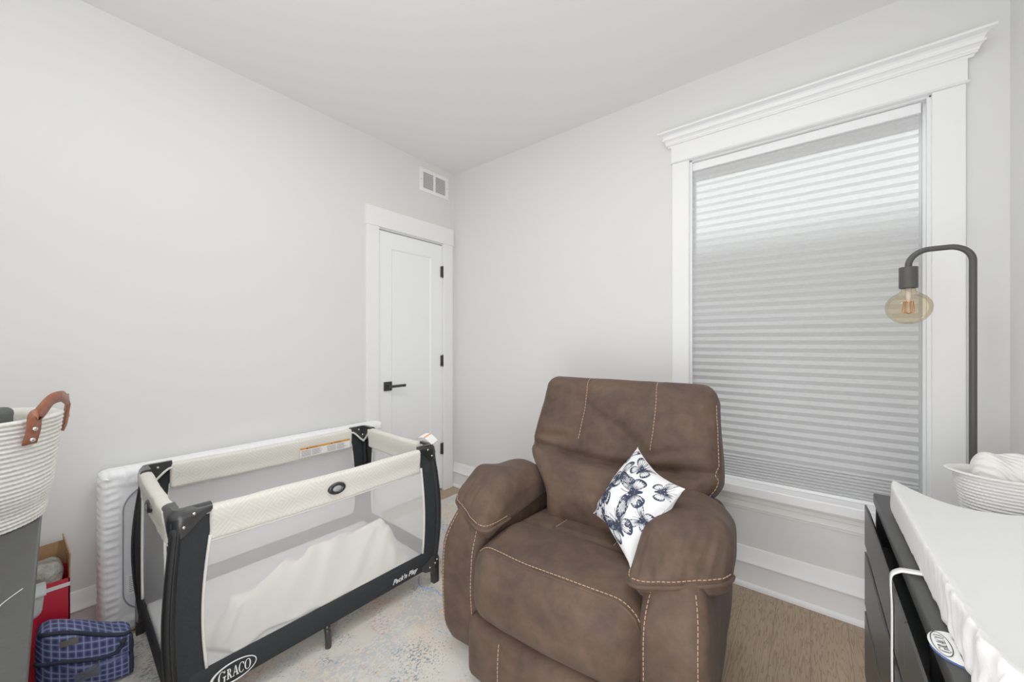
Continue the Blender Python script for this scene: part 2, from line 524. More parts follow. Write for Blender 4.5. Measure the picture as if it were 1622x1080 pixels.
def serif_word(bm, mi=0):
    """GRACO in bracketed serif capitals with a large first letter, unit: cap height ~1, centred"""
    def arc(cx, cy, rx, ry, a0, a1, thick, thin, n=20):
        Lp, Rp = [], []
        for i in range(n + 1):
            a = math.radians(a0 + (a1 - a0) * i / n)
            t = thin + (thick - thin) * abs(math.cos(a)) ** 1.3
            Lp.append((cx + rx * math.cos(a), cy + ry * math.sin(a)))
            Rp.append((cx + (rx - t) * math.cos(a), cy + (ry - max(thin, t * .45)) * math.sin(a)))
        quad_strip(bm, Lp, Rp, mi)
    def rect(x0, x1, y0, y1): poly2(bm, [(x0, y0), (x1, y0), (x1, y1), (x0, y1)], mi)
    # G (taller, sits lower)
    arc(-1.62, -.06, .50, .62, 42, 318, .2, .06)
    rect(-1.36, -1.18, -.52, -.06); rect(-1.5, -1.06, -.1, -.02)
    poly2(bm, [(-1.3, .3), (-1.2, .3), (-1.2, .56), (-1.28, .5)], mi)
    # R
    x = -.96
    rect(x + .08, x + .24, -.5, .5); rect(x, x + .32, -.5, -.43); rect(x, x + .3, .43, .5)
    arc(x + .24, .24, .3, .26, -90, 90, .15, .06); rect(x + .2, x + .26, .44, .5); rect(x + .2, x + .26, -.02, .04)
    poly2(bm, [(x + .26, 0), (x + .42, 0), (x + .7, -.5), (x + .5, -.5)], mi); rect(x + .48, x + .76, -.5, -.44)
    # A
    x = -.18
    poly2(bm, [(x + .06, -.5), (x + .13, -.5), (x + .40, .5), (x + .34, .5)], mi)
    poly2(bm, [(x + .34, .5), (x + .46, .5), (x + .78, -.5), (x + .58, -.5)], mi)
    rect(x + .2, x + .56, -.17, -.1); rect(x - .04, x + .24, -.5, -.44); rect(x + .5, x + .86, -.5, -.44)
    # C
    arc(1.06, 0, .42, .52, 42, 318, .17, .06)
    poly2(bm, [(1.3, .2), (1.38, .2), (1.38, .48), (1.31, .42)], mi)
    # O
    arc(1.92, 0, .45, .52, 0, 360, .18, .06, 36)

def oval_ring(bm, a, b, t, n=48, mi=0, skew=0):
    Lp = [(a * math.cos(2 * PI * i / n), b * math.sin(2 * PI * i / n)) for i in range(n + 1)]
    Rp = [((a - t * 1.2) * math.cos(2 * PI * i / n) + skew, (b - t) * math.sin(2 * PI * i / n)) for i in range(n + 1)]
    quad_strip(bm, Lp, Rp, mi)

# ------------------------------------------------------------------ camera
H = 1.245; CAM = (2.407, -2.254, H); YAW = 38.212
cd = bpy.data.cameras.new('camera'); cam = bpy.data.objects.new('camera', cd); link(cam)
cam.location = CAM; cam.rotation_euler = (PI / 2, 0, math.radians(YAW))
cd.sensor_fit = 'HORIZONTAL'; cd.sensor_width = 36; cd.lens = 36 * 597 / 1622; cd.clip_start = .02
S.camera = cam

# ------------------------------------------------------------------ room shell
HC = 2.678; XR = 2.997; YB = -3.1
b = NB(); box(b, -.12, XR + .12, YB - .12, .16, -.1, 0); struct('floor', b, M['wood'])
b = NB(); box(b, -.12, XR + .12, YB - .12, .16, HC, HC + .1); struct('ceiling', b, M['ceil'])
DY0, DY1, DZ = -.745, -.128, 2.052          # door opening on the left wall
b = NB(); box(b, -.12, 0, YB - .12, DY0, 0, HC); box(b, -.12, 0, DY1, .16, 0, HC); box(b, -.12, 0, DY0, DY1, DZ, HC)
struct('wall_left', b, M['wall'])
WX0, WX1, WZ0, WZ1 = 1.888, 2.797, .50, 2.242      # window opening
b = NB(); box(b, 0, WX0, 0, .16, 0, HC); box(b, WX1, XR, 0, .16, 0, HC); box(b, WX0, WX1, 0, .16, 0, WZ0); box(b, WX0, WX1, 0, .16, WZ1, HC)
struct('wall_back', b, M['wall'])
b = NB(); box(b, XR, XR + .12, YB - .12, .16, 0, HC); struct('wall_right', b, M['wall'])
b = NB(); box(b, 0, XR, YB - .12, YB, 0, HC); struct('wall_front', b, M['wall'])

def extrude_profile(bm, prof, axis, a0, a1, sgn=1, mit0=0, mit1=0):
    """prof: list of (depth d from wall, z). axis 'x': runs along x on wall y=0 (d -> -y); axis 'y': on wall x=0 (d -> +x)"""
    A, B = [], []
    for d, z in prof:
        if axis == 'x':
            A.append(bm.verts.new((a0 - mit0 * d, -d, z))); B.append(bm.verts.new((a1 + mit1 * d, -d, z)))
        elif axis == 'y':
            A.append(bm.verts.new((d, a0 - mit0 * d, z))); B.append(bm.verts.new((d, a1 + mit1 * d, z)))
        else:
            A.append(bm.verts.new((XR - d, a0, z))); B.append(bm.verts.new((XR - d, a1, z)))
    n = len(prof)
    for i in range(n):
        bm.faces.new((A[i], A[(i + 1) % n], B[(i + 1) % n], B[i]))
    bm.faces.new(A); bm.faces.new(B)
BB = [(0, 0), (.028, 0), (.028, .012), (.024, .02), (.017, .024), (.017, .112), (.019, .118), (.025, .122), (.027, .128), (.025, .134), (.02, .14), (.017, .155), (.011, .172), (.009, .19), (.006, .199), (0, .2)]
b = NB(); extrude_profile(b, BB, 'x', .001, XR); struct('baseboard_back', b, M['trim'], None, True, 35)
b = NB(); extrude_profile(b, BB, 'y', YB, -.838); struct('baseboard_left', b, M['trim'], None, True, 35)
b = NB(); extrude_profile(b, BB, 'r', YB, -.03); struct('baseboard_right', b, M['trim'], None, True, 35)

# apron below the sill
AP = [(0, .385), (.004, .387), (.006, .398), (.012, .402), (.012, .43), (.016, .434), (.016, .452), (.02, .456), (.02, .472), (0, .472)]
b = NB(); extrude_profile(b, AP, 'x', 1.80, 2.888); struct('trim_1', b, M['panelgrey'])

# ------------------------------------------------------------------ window
w = bpy.data.objects.new('window_1', None); link(w); w['kind'] = 'structure'
b = NB()
box(b, 1.80, WX0, -.020, 0, .52, 2.243, bev=.002); obj('side_casing', b, M['trim'], w)
b = NB(); box(b, WX1, 2.886, -.020, 0, .52, 2.243, bev=.002); obj('side_casing', b, M['trim'], w)
b = NB()
box(b, 1.796, 2.890, -.024, 0, 2.252, 2.345, bev=.0015)
extrude_profile(b, [(0, 2.243), (.027, 2.243), (.031, 2.247), (.027, 2.252), (0, 2.252)], 'x', 1.792, 2.894)
obj('head_casing', b, M['trim'], w)
b = NB()
CR = [(0, 2.336), (.025, 2.336), (.027, 2.344), (.036, 2.345), (.036, 2.351), (.039, 2.352), (.041, 2.361), (.049, 2.368), (.056, 2.370), (.056, 2.379), (.050, 2.380), (.052, 2.388), (.060, 2.396), (.072, 2.399), (.084, 2.400), (.084, 2.409), (0, 2.409)]
extrude_profile(b, CR, 'x', 1.80, 2.886, mit0=.75, mit1=.75)
obj('crown', b, M['trim'], w)
b = NB(); box(b, 1.765, 2.921, -.055, .05, .472, .520, bev=.006, seg=3); obj('sill', b, M['trim'], w)
b = NB()
box(b, WX0, WX0 + .006, 0, .155, WZ0, WZ1); box(b, WX1 - .006, WX1, 0, .155, WZ0, WZ1); box(b, WX0, WX1, 0, .155, WZ1 - .006, WZ1); box(b, WX0, WX1, .05, .155, WZ0, WZ0 + .015)
box(b, WX1 - .016, WX1 - .006, .045, .07, WZ0, WZ1); box(b, WX0 + .006, WX0 + .012, .0, .012, WZ0 + .02, WZ1)
box(b, WX1 - .012, WX1 - .006, -.002, .012, WZ0 + .02, WZ1)
obj('jamb', b, M['trim'], w)
for (z0, z1, y) in ((.515, 1.40, .085), (1.36, WZ1 - .006, .112)):
    b = NB(); x0, x1 = WX0 + .006, WX1 - .006; s = .018
    box(b, x0, x0 + s, y, y + .025, z0, z1); box(b, x1 - s, x1, y, y + .025, z0, z1); box(b, x0 + s, x1 - s, y, y + .025, z0, z0 + s); box(b, x0 + s, x1 - s, y, y + .025, z1 - s, z1)
    sa = obj('sash', b, M['trim'], w)
    b = NB(); box(b, x0 + s, x1 - s, y + .010, y + .014, z0 + s, z1 - s); obj('glass_pane', b, M['glass'], sa)

# cellular shade
sh = thing('cellular_shade', 'white pleated cellular shade pulled down over the window', 'window shade', (2.333, .035, WZ0))
b = NB()
SX0, SX1 = -.438, .434
ztop = 1.69; zlow = .06
zs = []
z = ztop
while z > .16:
    zs.append(z); z -= .0385
k = 0
while z > .045:
    zs.append(z); z -= .0145
zs.append(.034)
rowsF = []
for i, z in enumerate(zs):
    rowsF.append((0.0, z))
    if i < len(zs) - 1:
        zm = (z + zs[i + 1]) / 2
        dz = z - zs[i + 1]
        rowsF.append((-.0095 if dz > .02 else -.010, zm + dz * .02))
def sheet(bm, rows, x0, x1, nx=24, j=0):
    R = []
    for (y, z) in rows:
        R.append([bm.verts.new((x0 + (x1 - x0) * i / nx, y + .0008 * noise.noise(Vector((i * .9, z * 30, j))), z)) for i in range(nx + 1)])
    for A, B in zip(R, R[1:]):
        for i in range(nx): bm.faces.new((A[i], A[i + 1], B[i + 1], B[i]))
sheet(b, rowsF, SX0, SX1)
obj('pleated_fabric', b, M['shade'], sh)
b = NB(); box(b, SX0 - .006, SX1 + .006, -.018, .03, ztop, ztop + .044, bev=.004); obj('head_rail', b, M['trim'], sh)
b = NB(); box(b, SX0, SX1, -.014, .02, .021, .036, bev=.003); obj('bottom_rail', b, M['trim'], sh)
b = NB(); box(b, -.04, .03, -.020, -.012, .021, .028, bev=.002); obj('pull_tab', b, M['white'], sh)

# ------------------------------------------------------------------ door
d = bpy.data.objects.new('door_1', None); link(d); d['kind'] = 'structure'
b = NB(); box(b, 0, .018, -.833, DY0 + .006, 0, 2.06, bev=.002); obj('side_casing', b, M['trim'], d)
b = NB(); box(b, 0, .018, DY1 - .006, -.037, 0, 2.06, bev=.002); obj('side_casing', b, M['trim'], d)
b = NB(); box(b, 0, .022, -.838, -.030, 2.058, 2.192, bev=.002); box(b, 0, .024, -.842, -.026, 2.056, 2.062); obj('head_casing', b, M['trim'], d)
b = NB(); box(b, -.12, 0, DY0, DY0 + .004, 0, DZ); box(b, -.12, 0, DY1 - .004, DY1, 0, DZ); box(b, -.12, 0, DY0, DY1, DZ - .004, DZ); box(b, -.06, -.05, DY0, DY1, 0, DZ); obj('door_jamb', b, M['trim'], d)
y0, y1, z0, z1 = DY0 + .008, DY1 - .007, .016, 2.040
b = NB()
py0, py1, pz0, pz1 = y0 + .115, y1 - .115, .24, 1.925
xf = -.008
box(b, -.046, xf, y0, py0, z0, z1); box(b, -.046, xf, py1, y1, z0, z1); box(b, -.046, xf, py0, py1, z0, pz0); box(b, -.046, xf, py0, py1, pz1, z1)
box(b, -.046, xf - .009, py0, py1, pz0, pz1)
vv = [(xf, py0, pz0), (xf, py1, pz0), (xf, py1, pz1), (xf, py0, pz1)]; ii = .010
vi = [(xf - .009, py0 + ii, pz0 + ii), (xf - .009, py1 - ii, pz0 + ii), (xf - .009, py1 - ii, pz1 - ii), (xf - .009, py0 + ii, pz1 - ii)]
A = [b.verts.new(p) for p in vv]; B = [b.verts.new(p) for p in vi]
for i in range(4): b.faces.new((A[i], A[(i + 1) % 4], B[(i + 1) % 4], B[i]))
obj('door_slab', b, M['door'], d)
b = NB()
hy, hz = -.655, .915
box(b, xf, xf + .010, hy - .033, hy + .033, hz - .033, hz + .033, bev=.002)
cyl(b, (xf, hy, hz), (xf + .05, hy, hz), .011)
box(b, xf + .040, xf + .053, hy - .012, hy + .125, hz - .010, hz + .010, bev=.003)
o = obj('lever_handle', b, M['black'], d); o['label'] = 'black lever handle on a square plate'
for hzz in (1.822, 1.081, .348):
    b = NB(); cyl(b, (.004, DY1 - .003, hzz - .05), (.004, DY1 - .003, hzz + .05), .0065, 10); box(b, -.007, .0035, DY1 - .026, DY1 + .001, hzz - .045, hzz + .045)
    obj('hinge', b, M['black'], d)

# air grille over the door
v = thing('air_grille', 'white metal return air grille high on the wall above the door', 'vent', (0, -.2285, 2.526))
b = NB(); W2, H2 = .148, .092
box(b, 0, .008, -W2, W2, H2 - .028, H2, bev=.002); box(b, 0, .008, -W2, W2, -H2, -H2 + .028, bev=.002)
box(b, 0, .008, -W2, -W2 + .034, -H2 + .027, H2 - .027); box(b, 0, .008, W2 - .03, W2, -H2 + .027, H2 - .027); box(b, 0, .008, -.009, .011, -H2 + .027, H2 - .027)
obj('frame', b, M['trim'], v)
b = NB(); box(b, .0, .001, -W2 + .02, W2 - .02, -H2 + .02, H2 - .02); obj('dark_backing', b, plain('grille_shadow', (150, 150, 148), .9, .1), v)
b = NB()
for (a0, a1) in ((-W2 + .034, -.009), (.011, W2 - .03)):
    for i in range(12):
        zc = -H2 + .034 + i * .0112
        vs = [b.verts.new(p) for p in ((.001, a0, zc + .0035), (.001, a1, zc + .0035), (.0065, a1, zc - .002), (.0065, a0, zc - .002))]
        b.faces.new(vs)
        vs = [b.verts.new(p) for p in ((.0065, a0, zc - .002), (.0065, a1, zc - .002), (.0065, a1, zc - .004), (.0065, a0, zc - .004))]
        b.faces.new(vs)
obj('louvres', b, M['trim'], v)
for yy in (-W2 + .016, W2 - .014):
    b = NB(); cyl(b, (.006, yy, 0), (.0095, yy, 0), .004, 10); obj('screw', b, M['grey_badge'], v)

# ------------------------------------------------------------------ rug
b = NB(); box(b, .16, 1.98, -2.225, -.13, .0003, .008, bev=.003)
rg = obj('area_rug', b, M['rug']); tag(rg, 'cream distressed area rug with faded blue, peach and grey motifs', 'rug')
RZ = .008

# ------------------------------------------------------------------ recliner
ch = thing('recliner', 'brown suede-look recliner armchair with tan contrast stitching', 'armchair', (1.693, -.765, RZ), math.radians(4))
L = M['leather']
def wr(p, amp=.004, s=9, seed=0): return amp * nz(p, s, seed)

# plinth
b = NB(); box(b, -.40, .40, -.36, .30, 0, .06); obj('base', b, M['dresser_in'], ch)
# arm bodies
for sgn in (-1, 1):
    def f(p, q, sgn=sgn):
        x, y, z = p; t = (z + .275) / .55
        # front bulges forward in the middle, tucks in at foot and top
        fr = sst(.05, -.39, y)
        y += fr * (-.030 * math.sin(PI * min(1, max(0, t * .95 + .05))) + .055 * sst(.72, 1.0, t) + .025 * sst(.22, 0, t))
        out = sst(0, .11, x * sgn)
        x += sgn * out * (.012 * math.sin(PI * t) - .02 * sst(.8, 1, t) - .012 * sst(.2, 0, t))
        v = Vector((x, y, z)); v.x += wr(v, .004, 7, 3 + sgn); v.y += wr(v, .005, 6, 8)
        return v
    bm = rbox(.178, .74, .55, .045, 16, 30, 26, f)
    bmesh.ops.translate(bm, verts=bm.verts, vec=(sgn * .387, -.06, .295))
    bv = BVHTree.FromBMesh(bm)
    ab = obj('arm_body', bm, L, ch, True)
    for off in (-.070, .070):
        xx = sgn * .387 + off
        path = catmull([(xx, -.5, .06), (xx + .002, -.5, .2), (xx, -.5, .36), (xx - off * .05, -.5, .47), (xx - off * .22, -.5, .535)], 12)
        pr = project(bv, path, (0, 1, 0), .0012)
        stitch_row(ab, pr)

# arm pads
for sgn in (-1, 1):
    ln, wd = .64, .264
    def f(p, q, sgn=sgn):
        x, y, z = p                    # y: -ln/2 front .. +ln/2 back ; z -.07 .. .07
        ty = (y + ln / 2) / ln         # 0 front 1 back
        up = sst(-.05, .07, z)
        # domed across the width, high in the middle of the length, falling to the front lip
        dome = math.cos(min(1, abs(x) / (wd * .56)) * PI / 2)
        prof = -.060 * sst(.40, 0, ty) ** 1.1 + .004 * math.sin(PI * min(1, ty * .9 + .1)) - .085 * sst(.66, 1.0, ty) - .022 * sst(.3, .7, ty) * sst(-.02, wd / 2, x * sgn) - (.018 if sgn < 0 else 0) * sst(.25, .6, ty)
        z += up * (prof + .034 * dome * (1 - .3 * sst(.3, 0, ty)))
        # front droops and the outside corner sits further back
        z -= .012 * sst(.3, 0, ty)
        z += .018 * (x * sgn / (wd / 2)) * sst(.6, 0, ty)
        y += .125 * (x * sgn + wd / 2) / wd * sst(.62, 0, ty)
        # narrower to the back
        x *= 1 - .16 * sst(.5, 1, ty)
        # under-lip tucked in behind the front seam
        low = sst(-.040, -.075, z)
        y += low * .030 * sst(.25, 0, ty)
        x *= 1 - .09 * low
        v = Vector((x, y, z))
        # gathers radiating from the front seam
        g = sst(.34, .03, ty) * up
        v.z += g * .0075 * (1 - 3.2 * abs(noise.noise(Vector((x * 34, y * 6, sgn * 5)))))
        v.y += g * .007 * (noise.noise(Vector((x * 42 + 9, y * 6, sgn * 3))))
        v.z += up * wr(v, .006, 7, 11 + sgn)
        return v
    bm = rbox(wd, ln, .165, .055, 44, 60, 18, f)
    bmesh.ops.translate(bm, verts=bm.verts, vec=(sgn * .391, -.130, .566))
    bv = BVHTree.FromBMesh(bm)
    ap = obj('arm_pad', bm, L, ch, True)
    # welt along the front lip and its stitching
    wl = NB()
    def front_curve(zz):
        pts = []
        for i in range(31):
            u = -1 + 2 * i / 30
            x = sgn * .391 + u * wd * .56
            pts.append((x, -1.0, zz + .010 * u * u))
        return pts
    def castfront(zz, lift):
        pts = []
        for i in range(41):
            a = PI * i / 40
            # rays from a fan of points towards the pad core so that they wrap round the corners
            cx, cy = sgn * .391, -.27
            dx, dy = -math.cos(a), -math.sin(a) * 1.0
            zr = zz - .018 * math.cos(a) * sgn; o_ = Vector((cx + dx * .5, cy + dy * .5, zr)); dr = Vector((-dx, -dy, 0)).normalized()
            hit = bv.ray_cast(o_, dr)
            if hit[0] is not None: pts.append(hit[0] - dr * lift)
        return pts
    cw = castfront(.536, .001)
    tube(wl, cw, .0068, 8); obj('front_welt', wl, L, ap, True)
    c2 = castfront(.553, .0012)[2:-2]
    stitch_row(ap, c2)

# seat cushion
def f(p, q):
    x, y, z = p; ty = (y + .31) / .62    # 0 front .. 1 back
    top = sst(-.02, .10, z)
    # nose: rounds over and drops to the footrest line
    z += top * (.012 * math.cos(x / .30 * PI / 2) - .03 * sst(.3, 1, ty) + .012 * G(ty - .30, .16))
    y -= .022 * math.cos(min(1, abs(x) / .3) * PI / 2) * sst(.4, 0, ty)
    y -= .018 * sst(.3, 0, ty) * math.sin(PI * max(0, min(1, (z + .14) / .26)))
    # cross seam
    z -= top * .022 * G(ty - .46, .020)
    z -= top * .009 * G(x + .115, .008) * sst(.46, .5, ty)
    z -= top * .009 * G(x - .125, .008) * sst(.46, .5, ty)
    v = Vector((x, y, z)); v.z += top * wr(v, .010, 5, 21); v.y += wr(v, .006, 6, 4) * sst(.3, 0, ty)
    return v
bm = rbox(.626, .62, .27, .085, 60, 60, 24, f)
bmesh.ops.translate(bm, verts=bm.verts, vec=(0, -.165, .340))
bv = BVHTree.FromBMesh(bm)
se = obj('seat_cushion', bm, L, ch, True)
pts = [(x, -.425 - .020 * math.cos(x / .3 * PI / 2), .7) for x in [-.305 + .61 * i / 40 for i in range(41)]]
pj = project(bv, pts, (0, 0, -1), .0012)
stitch_row(se, pj)
for xx in (-.105, .135):
    stitch_row(se, project(bv, [(xx, -.165 + .3 * i / 20, .7) for i in range(21)], (0, 0, -1)), .0026)
wl = NB(); pj2 = project(bv, [(p[0], p[1] - .010, .7) for p in pts], (0, 0, -1), -.001)
tube(wl, pj2, .0048, 6); obj('seam_welt', wl, L, se, True); wl = NB()
pj3 = project(bv, [(x, -.19, .7) for x in [-.295 + .59 * i / 40 for i in range(41)]], (0, 0, -1), .0014)
tube(wl, pj3, .0022, 6)
obj('seam_welt', wl, M['welt'], se, True)

# footrest panel
def f(p, q):
    x, y, z = p
    y -= .020 * math.cos(min(1, abs(x) / .3) * PI / 2) * sst(0, -.05, y) * (.5 + math.sin(PI * (z + .105) / .21) * .7)
    v = Vector((x, y, z)); v.y += wr(v, .006, 8, 31)
    for xs in (-.155, .165): v.y += .006 * G(x - xs, .007) * sst(0, -.05, y)
    return v
bm = rbox(.618, .20, .215, .035, 60, 12, 20, f)
bmesh.ops.translate(bm, verts=bm.verts, vec=(0, -.395, .122))
bv = BVHTree.FromBMesh(bm)
fo = obj('footrest', bm, L, ch, True)
for xs in (-.155, .165): stitch_row(fo, project(bv, [(xs + .006, -.8, .03 + .18 * i / 16) for i in range(17)], (0, 1, 0)))

# back cushion: local frame width x, height s, thickness n
BA = math.atan(.40); BL = .70
def f(p, q):
    x, t, h = p                         # t: thickness (-front), h: height -BL/2..BL/2
    hh = h + BL / 2
    fr = sst(.02, -.10, t)
    split = .352 - .040 * math.cos(x / .40 * PI / 2)   # seam height, dips in the middle
    wdt = 1.0 + .055 * G(hh - .34, .16) - .012 * sst(.45, .70, hh) - .30 * sst(.335, .12, hh)
    x *= wdt
    edge = math.cos(min(1, abs(x) / .41) * PI / 2) ** .55
    # upper panel and lumbar roll
    up = math.sin(PI * max(0, min(1, (hh - split) / (BL - split)))) ** .7 if hh > split else 0
    lo = math.sin(PI * max(0, min(1, hh / split))) ** .7 if hh < split else 0
    t += .035 * sst(.16, 0, hh)
    t -= fr * edge * (.020 * up + .042 * lo)
    t += fr * .042 * G(hh - split, .017) * (.25 + .75 * edge)
    for xs in (-.150, .165):
        t += fr * .008 * G(x - xs, .008) * sst(split, split + .03, hh)
    # slouch folds across the upper panel
    fold = (hh - .44) + .55 * (x - .06) + .25 * (x - .06) ** 2
    t += fr * .020 * G(fold, .026) * G(x - .03, .13)
    fold2 = (hh - .395) - .10 * (x + .27)
    t += fr * .016 * G(fold2, .013) * G(x + .27, .09)
    fold3 = (hh - .40) - .30 * (x - .24)
    t += fr * .015 * G(fold3, .017) * G(x - .22, .07)
    v = Vector((x, t, h)); v.y += fr * wr(v, .010, 5.5, 41) + fr * .003 * nz(v, 22, 5)
    return v
bm = rbox(.785, .21, BL, .062, 76, 16, 76, f)
Rm = Matrix.Rotation(-BA, 4, 'X')
# tilt: top goes to +y
bmesh.ops.transform(bm, matrix=Matrix.Translation((0.052, .135, .711)) @ Matrix.Rotation(-BA, 4, 'X'), verts=bm.verts)
bv = BVHTree.FromBMesh(bm)
bk = obj('back_cushion', bm, L, ch, True)
Rt = Matrix.Translation((0.052, .135, .711)) @ Matrix.Rotation(-BA, 4, 'X')
nd = Rt.to_3x3() @ Vector((0, 1, 0))
for xs, bow in ((-.150, .014), (.165, .010)):
    pts = [Rt @ Vector((xs - .008 + bow * math.sin(PI * i / 30), -.3, .045 + (.345 - .045) * i / 30)) for i in range(31)]
    stitch_row(bk, project(bv, pts, nd, .0012))
# stitched outer edge on both sides
for sg in (-1, 1):
    pts = [Rt @ Vector((sg * .45, -.075, -.25 + .52 * i / 30)) for i in range(31)]
    stitch_row(bk, project(bv, pts, Rt.to_3x3() @ Vector((-sg, 0, 0)), .001))
# rear shell of the back
def f(p, q):
    x, t, h = p; x *= 1 - .05 * sst(.1, .32, h)
    return Vector((x, t, h))
bm = rbox(.74, .10, .72, .04, 16, 6, 16, f)
bmesh.ops.transform(bm, matrix=Matrix.Translation((0.052, .225, .65)) @ Matrix.Rotation(-BA * .8, 4, 'X'), verts=bm.verts)
obj('back_shell', bm, L, ch, True)

# ------------------------------------------------------------------ throw pillow with butterflies
PW, PH, PT = .285, .32, .078
PC = Vector((1.912, -.910, .662))
_rt, _fw, _up = Vector((.786, .6185, 0)), Vector((-.6185, .786, 0)), Vector((0, 0, 1))
ph = (_rt * .166 + _up * .263 - _fw * .02).normalized()
pw = (_rt * .070 - _up * .068 - _fw * .29); pw = (pw - ph * pw.dot(ph)).normalized()
pn = pw.cross(ph).normalized()
def pil(u, v, side=1, lift=0):
    """u,v in -1..1"""
    eu = 1 - .14 * (1 - abs(v) ** 1.8) * 1.0 * abs(u) ** 2 * .9 - .02
    ev = 1 - .16 * (1 - abs(u) ** 1.8) * abs(v) ** 2
    th = PT * (max(0, 1 - abs(u) ** 2.4) ** .6) * (max(0, 1 - abs(v) ** 2.4) ** .6)
    w_ = .006 * noise.noise(Vector((u * 2.1, v * 2.3, side * 2)))
    # sagging fold near the top edge
    p = pw * (u * eu * PW / 2) + ph * (v * ev * PH / 2) + pn * (side * (th + lift) + w_)
    return PC + p
pl = thing('throw_pillow', 'white throw pillow printed with navy butterflies leaning in the recliner', 'pillow', PC)
b = NB(); n = 40
for side in (1, -1):
    gv = [[b.verts.new(pil(-1 + 2 * i / n, -1 + 2 * j / n, side) - PC) for j in range(n + 1)] for i in range(n + 1)]
    for i in range(n):
        for j in range(n):
            g = b.faces.new((gv[i][j], gv[i + 1][j], gv[i + 1][j + 1], gv[i][j + 1])); g.smooth = True
bmesh.ops.remove_doubles(b, verts=b.verts, dist=.0008)
# the print: ribbons and patches laid on the cloth
def ribbon(pts, w, mi, side=1):
    P = [Vector((p[0], p[1])) for p in pts]
    Lp, Rp = [], []
    for i, p in enumerate(P):
        t = P[min(i + 1, len(P) - 1)] - P[max(i - 1, 0)]
        if t.length < 1e-9: continue
        t.normalize(); nn = Vector((-t.y, t.x))
        ww = w(i / (len(P) - 1)) if callable(w) else w
        Lp.append(p + nn * ww); Rp.append(p - nn * ww)
    def V(p): return b.verts.new(pil(max(-.995, min(.995, p.x)), max(-.995, min(.995, p.y)), side, .0012) - PC)
    if any(max(abs(p.x), abs(p.y)) > 1.05 for p in P): 
        keep = [max(abs(p.x), abs(p.y)) <= .99 for p in P]
    else: keep = [True] * len(P)
    a = [V(p) for p in Lp]; c = [V(p) for p in Rp]
    for i in range(len(a) - 1):
        if keep[i] and keep[i + 1]:
            try:
                g = b.faces.new((a[i], a[i + 1], c[i + 1], c[i])); g.material_index = mi
            except ValueError: pass
def butterfly(cx, cy, ang, sc, side=1, spread=1.0, style=0):
    rnd = random.Random(int(cx * 1000 + cy * 77 + side))
    ca, sa = math.cos(ang), math.sin(ang)
    def T(x, y): return (cx + sc * (x * ca - y * sa) * 1.1, cy + sc * (x * sa + y * ca))
    k_ = sc / .3
    for sg in (-1, 1):
        fw = catmull([(.05, .08), (.30, .52), (.70, .92), (1.10, 1.00), (1.20, .80), (1.02, .48), (.66, .18), (.06, .0)], 6)
        hw = catmull([(.06, -.03), (.48, .04), (.72, -.10), (.74, -.34), (.58, -.62), (.38, -.70), (.18, -.42), (.05, -.12)], 6)
        for wing in (fw, hw):
            m = len(wing)
            ribbon([T(sg * p.x * spread, p.y) for p in wing], lambda t: (.004 + .016 * math.exp(-((t - .52) / .16) ** 2)) * k_, 1, side)
            for k in range(8, m - 6, 4):       # veins
                e = wing[k]
                ribbon([T(sg * spread * (.05 + (e.x - .05) * t), .02 + (e.y - .02) * t) for t in [q / 8 for q in range(1, 9)]], lambda t: (.0022 + .006 * (1 - t) ** 3) * k_, 1, side)
            for k in range(10, m - 8, 3):      # dark marginal cells with pale gaps
                e = wing[k]
                ribbon([T(sg * spread * e.x * .84, e.y * .84), T(sg * spread * e.x * .955, e.y * .955)], .011 * k_, 1, side)
                if style and k % 2: ribbon([T(sg * spread * e.x * .42, e.y * .42), T(sg * spread * e.x * .66, e.y * .66)], .026 * k_, 1, side)
            c_ = wing[m // 2]
            ribbon([T(sg * spread * c_.x * .14, c_.y * .14), T(sg * spread * c_.x * .30, c_.y * .30), T(sg * spread * c_.x * .50, c_.y * .50)], lambda t: (.034 * (1 - t) + .004) * k_, 2, side)
        ribbon([T(sg * .02, .26), T(sg * .10, .52), T(sg * .26, .80)], .0045 * k_, 1, side)
    ribbon([T(0, y) for y in (-.60, -.40, -.15, .05, .18, .30)], lambda t: (.008 + .030 * math.sin(PI * min(1, .1 + t * .85))) * k_, 1, side)
for a in ((.30, .26, 2.25, .42, 1, 1, 0), (-.36, .30, -.55, .38, 1, .7, 0), (-.52, -.28, .75, .40, 1, .9, 1), (.42, -.50, 1.2, .42, 1, 1, 0),
          (-.05, .82, .3, .32, 1, 1, 0), (.80, .70, -.8, .26, 1, 1, 0), (-.08, -.80, -.2, .34, 1, 1, 1), (.86, -.05, 1.6, .26, 1, 1, 0), (-.84, .70, .5, .24, 1, .8, 0),
          (-.86, -.78, -.5, .25, 1, .8, 0), (-.82, -.1, .9, .24, 1, .8, 1),
          (-.5, .3, .8, .4, -1, 1, 0), (.3, -.2, -.6, .42, -1, 1, 0), (-.6, -.5, 2.2, .36, -1, .9, 1), (.5, .6, 1.2, .36, -1, 1, 0)):
    butterfly(*a)
o = obj('pillow_cover', b, [M['pillow_white'], M['pillow_ink'], M['pillow_grey']], pl, True)

# ------------------------------------------------------------------ playard
PX0, PX1, PY0, PY1 = .185, .885, -1.985, -.962
PCX, PCY = (PX0 + PX1) / 2, (PY0 + PY1) / 2
hx, hy_ = (PX1 - PX0) / 2, (PY1 - PY0) / 2
pp = thing('playard', 'folding playard with cream rails, net sides and black corner posts', 'playpen', (PCX, PCY, RZ), math.radians(-1.5))
RT = .700; RB = .585     # rail top / bottom
CG = .100                # bracket length along each side
BT, BBt = .178, .085     # band top / bottom
def bowf(z): return .024 * math.sin(PI * max(0, min(1, (z - .06) / .58))) ** 1.0
